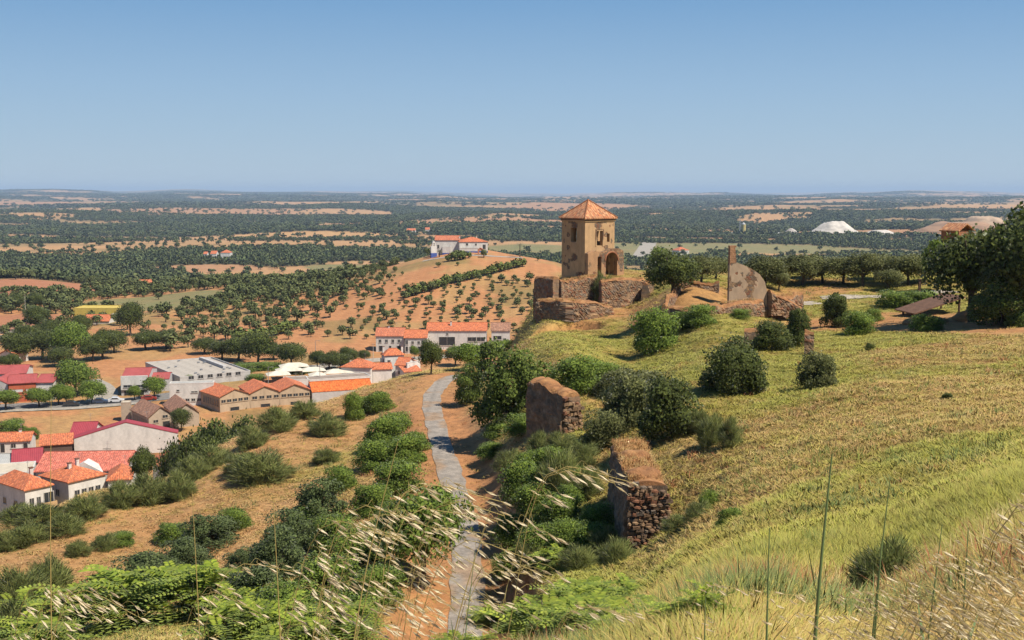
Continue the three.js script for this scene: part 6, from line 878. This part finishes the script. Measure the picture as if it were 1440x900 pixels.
  scatter('meadow_grass', 'fine green and straw coloured grass close to the viewpoint', [201, 202, 203].map(s => tuftGeo(s, 30, 0.009, 0.6)), fine, grassMat);
  scatter('meadow_grass', 'dry and green meadow grass over the castle slopes', [204, 205, 206].map(s => tuftGeo(s, 20, 0.02, 0.5)), wide, grassMat);
  console.log('grass', fine.length, wide.length);
}
// ------------------------------------------------------------------ wild oats and tall stalks before the viewpoint
const oatMat = new THREE.MeshPhysicalMaterial({ color: new THREE.Color().setRGB(...srgb(240, 224, 184)), roughness: 0.7, transmission: 0.25, thickness: 0, side: THREE.DoubleSide }), strawMat = new THREE.MeshStandardMaterial({ color: new THREE.Color().setRGB(...srgb(178, 158, 92)), roughness: 0.7 }), greenStalk = new THREE.MeshStandardMaterial({ color: new THREE.Color().setRGB(...srgb(112, 134, 78)), roughness: 0.6 });
function stalkCurve(R, lean, nod) { return new THREE.CatmullRomCurve3([V(0, 0, 0), V(lean * 0.15, 0.35, 0.01), V(lean * 0.45, 0.7, -0.01 + 0.03 * R()), V(lean, 1, 0), V(lean + nod, 1.02 - nod * 0.3, 0)]); }
const oatKinds = [301, 302, 303, 304].map(s => {
  const R = rng(s), c = stalkCurve(R, 0.10 + 0.12 * R(), 0.10 + 0.08 * R()), stem = new THREE.TubeGeometry(c, 24, 0.0008, 4), F = new Faces(), P = [];
  for (let i = 0; i < 24; i++) {
    const f = 0.62 + 0.38 * i / 24, p = c.getPointAt(f), off = V((R() - 0.25) * 0.10, (R() - 0.6) * 0.05, (R() - 0.5) * 0.14).multiplyScalar(1.2 - 0.9 * (f - 0.62) / 0.38), q = p.clone().add(off);
    P.push(new THREE.TubeGeometry(new THREE.CatmullRomCurve3([p, p.clone().lerp(q, 0.6).add(V(0, 0.012, 0)), q]), 4, 0.0004, 3));
    const d = V(0.78 + 0.3 * R(), -0.55 + 0.35 * (R() - 0.5), (R() - 0.5) * 0.6).normalize(), L = 0.023 + 0.010 * R();
    for (const spin of [0, 1, 2]) { const nr = V(0, 0, 1).applyAxisAngle(d, spin * 1.05 + R() * 0.3), dd = d.clone().addScaledVector(unit(R), 0.1).normalize(); leaf(F, q, dd, nr, L, 0.0026, nr, [1, 1, 1]); }
    const e = q.clone().addScaledVector(d, L * 0.7); for (const k of [0, 1]) leaf(F, e, d.clone().addScaledVector(unit(R), 0.25).normalize(), unit(R), 0.016, 0.0004, V(0, 1, 0), [1, 1, 1]);
  }
  return [stem, F.build(), mergeGeometries(P)];
});
for (const [i, [x, y, z, kind, turn]] of OATS.entries()) {
  const gx = x - 0.2, g = ground(gx, z), H = y - g + 0.03, left = x < -0.35, mid = !left && x < 0.6;
  const t = thing('wild_oat', left ? 'pale nodding wild oat stalk in front of the blue green thicket' : mid ? 'pale nodding wild oat stalk hanging over the paved path' : 'pale nodding wild oat stalk in front of the grassy slope', 'grass stalk', left ? 'wild oats before the thicket' : mid ? 'wild oats over the path' : 'wild oats before the grassy slope');
  const [a, b, c] = oatKinds[kind]; part('stem', a, strawMat, t); part('panicle', b, oatMat, t); part('branchlets', c, strawMat, t);
  t.position.set(gx, g - 0.03, z); t.scale.setScalar(H); t.rotation.y = turn;
}
for (const [x0, z0, x1, y1, z1, rad, green, label] of STALKS) {
  const g = ground(x0, z0), c = new THREE.CatmullRomCurve3([V(x0, g - 0.05, z0), V(x0 + (x1 - x0) * 0.2, g + (y1 - g) * 0.4, z0 + (z1 - z0) * 0.3), V(x0 + (x1 - x0) * 0.55, g + (y1 - g) * 0.75, z0 + (z1 - z0) * 0.7), V(x1, y1, z1)]);
  const n = 40, tube = new THREE.TubeGeometry(c, n, 1, 7), p = tube.attributes.position; for (let i = 0; i <= n; i++) { const q = c.getPointAt(i / n), r = rad * (1 - 0.8 * (i / n) ** 1.5); for (let j = 0; j <= 7; j++) { const k = i * 8 + j, v = V().fromBufferAttribute(p, k).sub(q).multiplyScalar(r).add(q); p.setXYZ(k, v.x, v.y, v.z); } }
  const t = thing('tall_stalk', label, 'grass stalk', 'tall stalks before the viewpoint'); part('stem', tube, green ? greenStalk : strawMat, t);
  const tipv = c.getPointAt(0.55), F = new Faces(), R = rng(Math.round(x0 * 1000 + 5000)); for (let i = 0; i < (green ? 3 : 2); i++) leaf(F, c.getPointAt(0.3 + 0.2 * i), V(R() - 0.3, 0.9, R() - 0.5).normalize(), unit(R), 0.16 * (green ? 1 : 0.6), 0.004, V(0, 1, 0), [1, 1, 1]); part('blade', F.build(), green ? greenStalk : strawMat, t);
}
renderer.render(scene, camera);
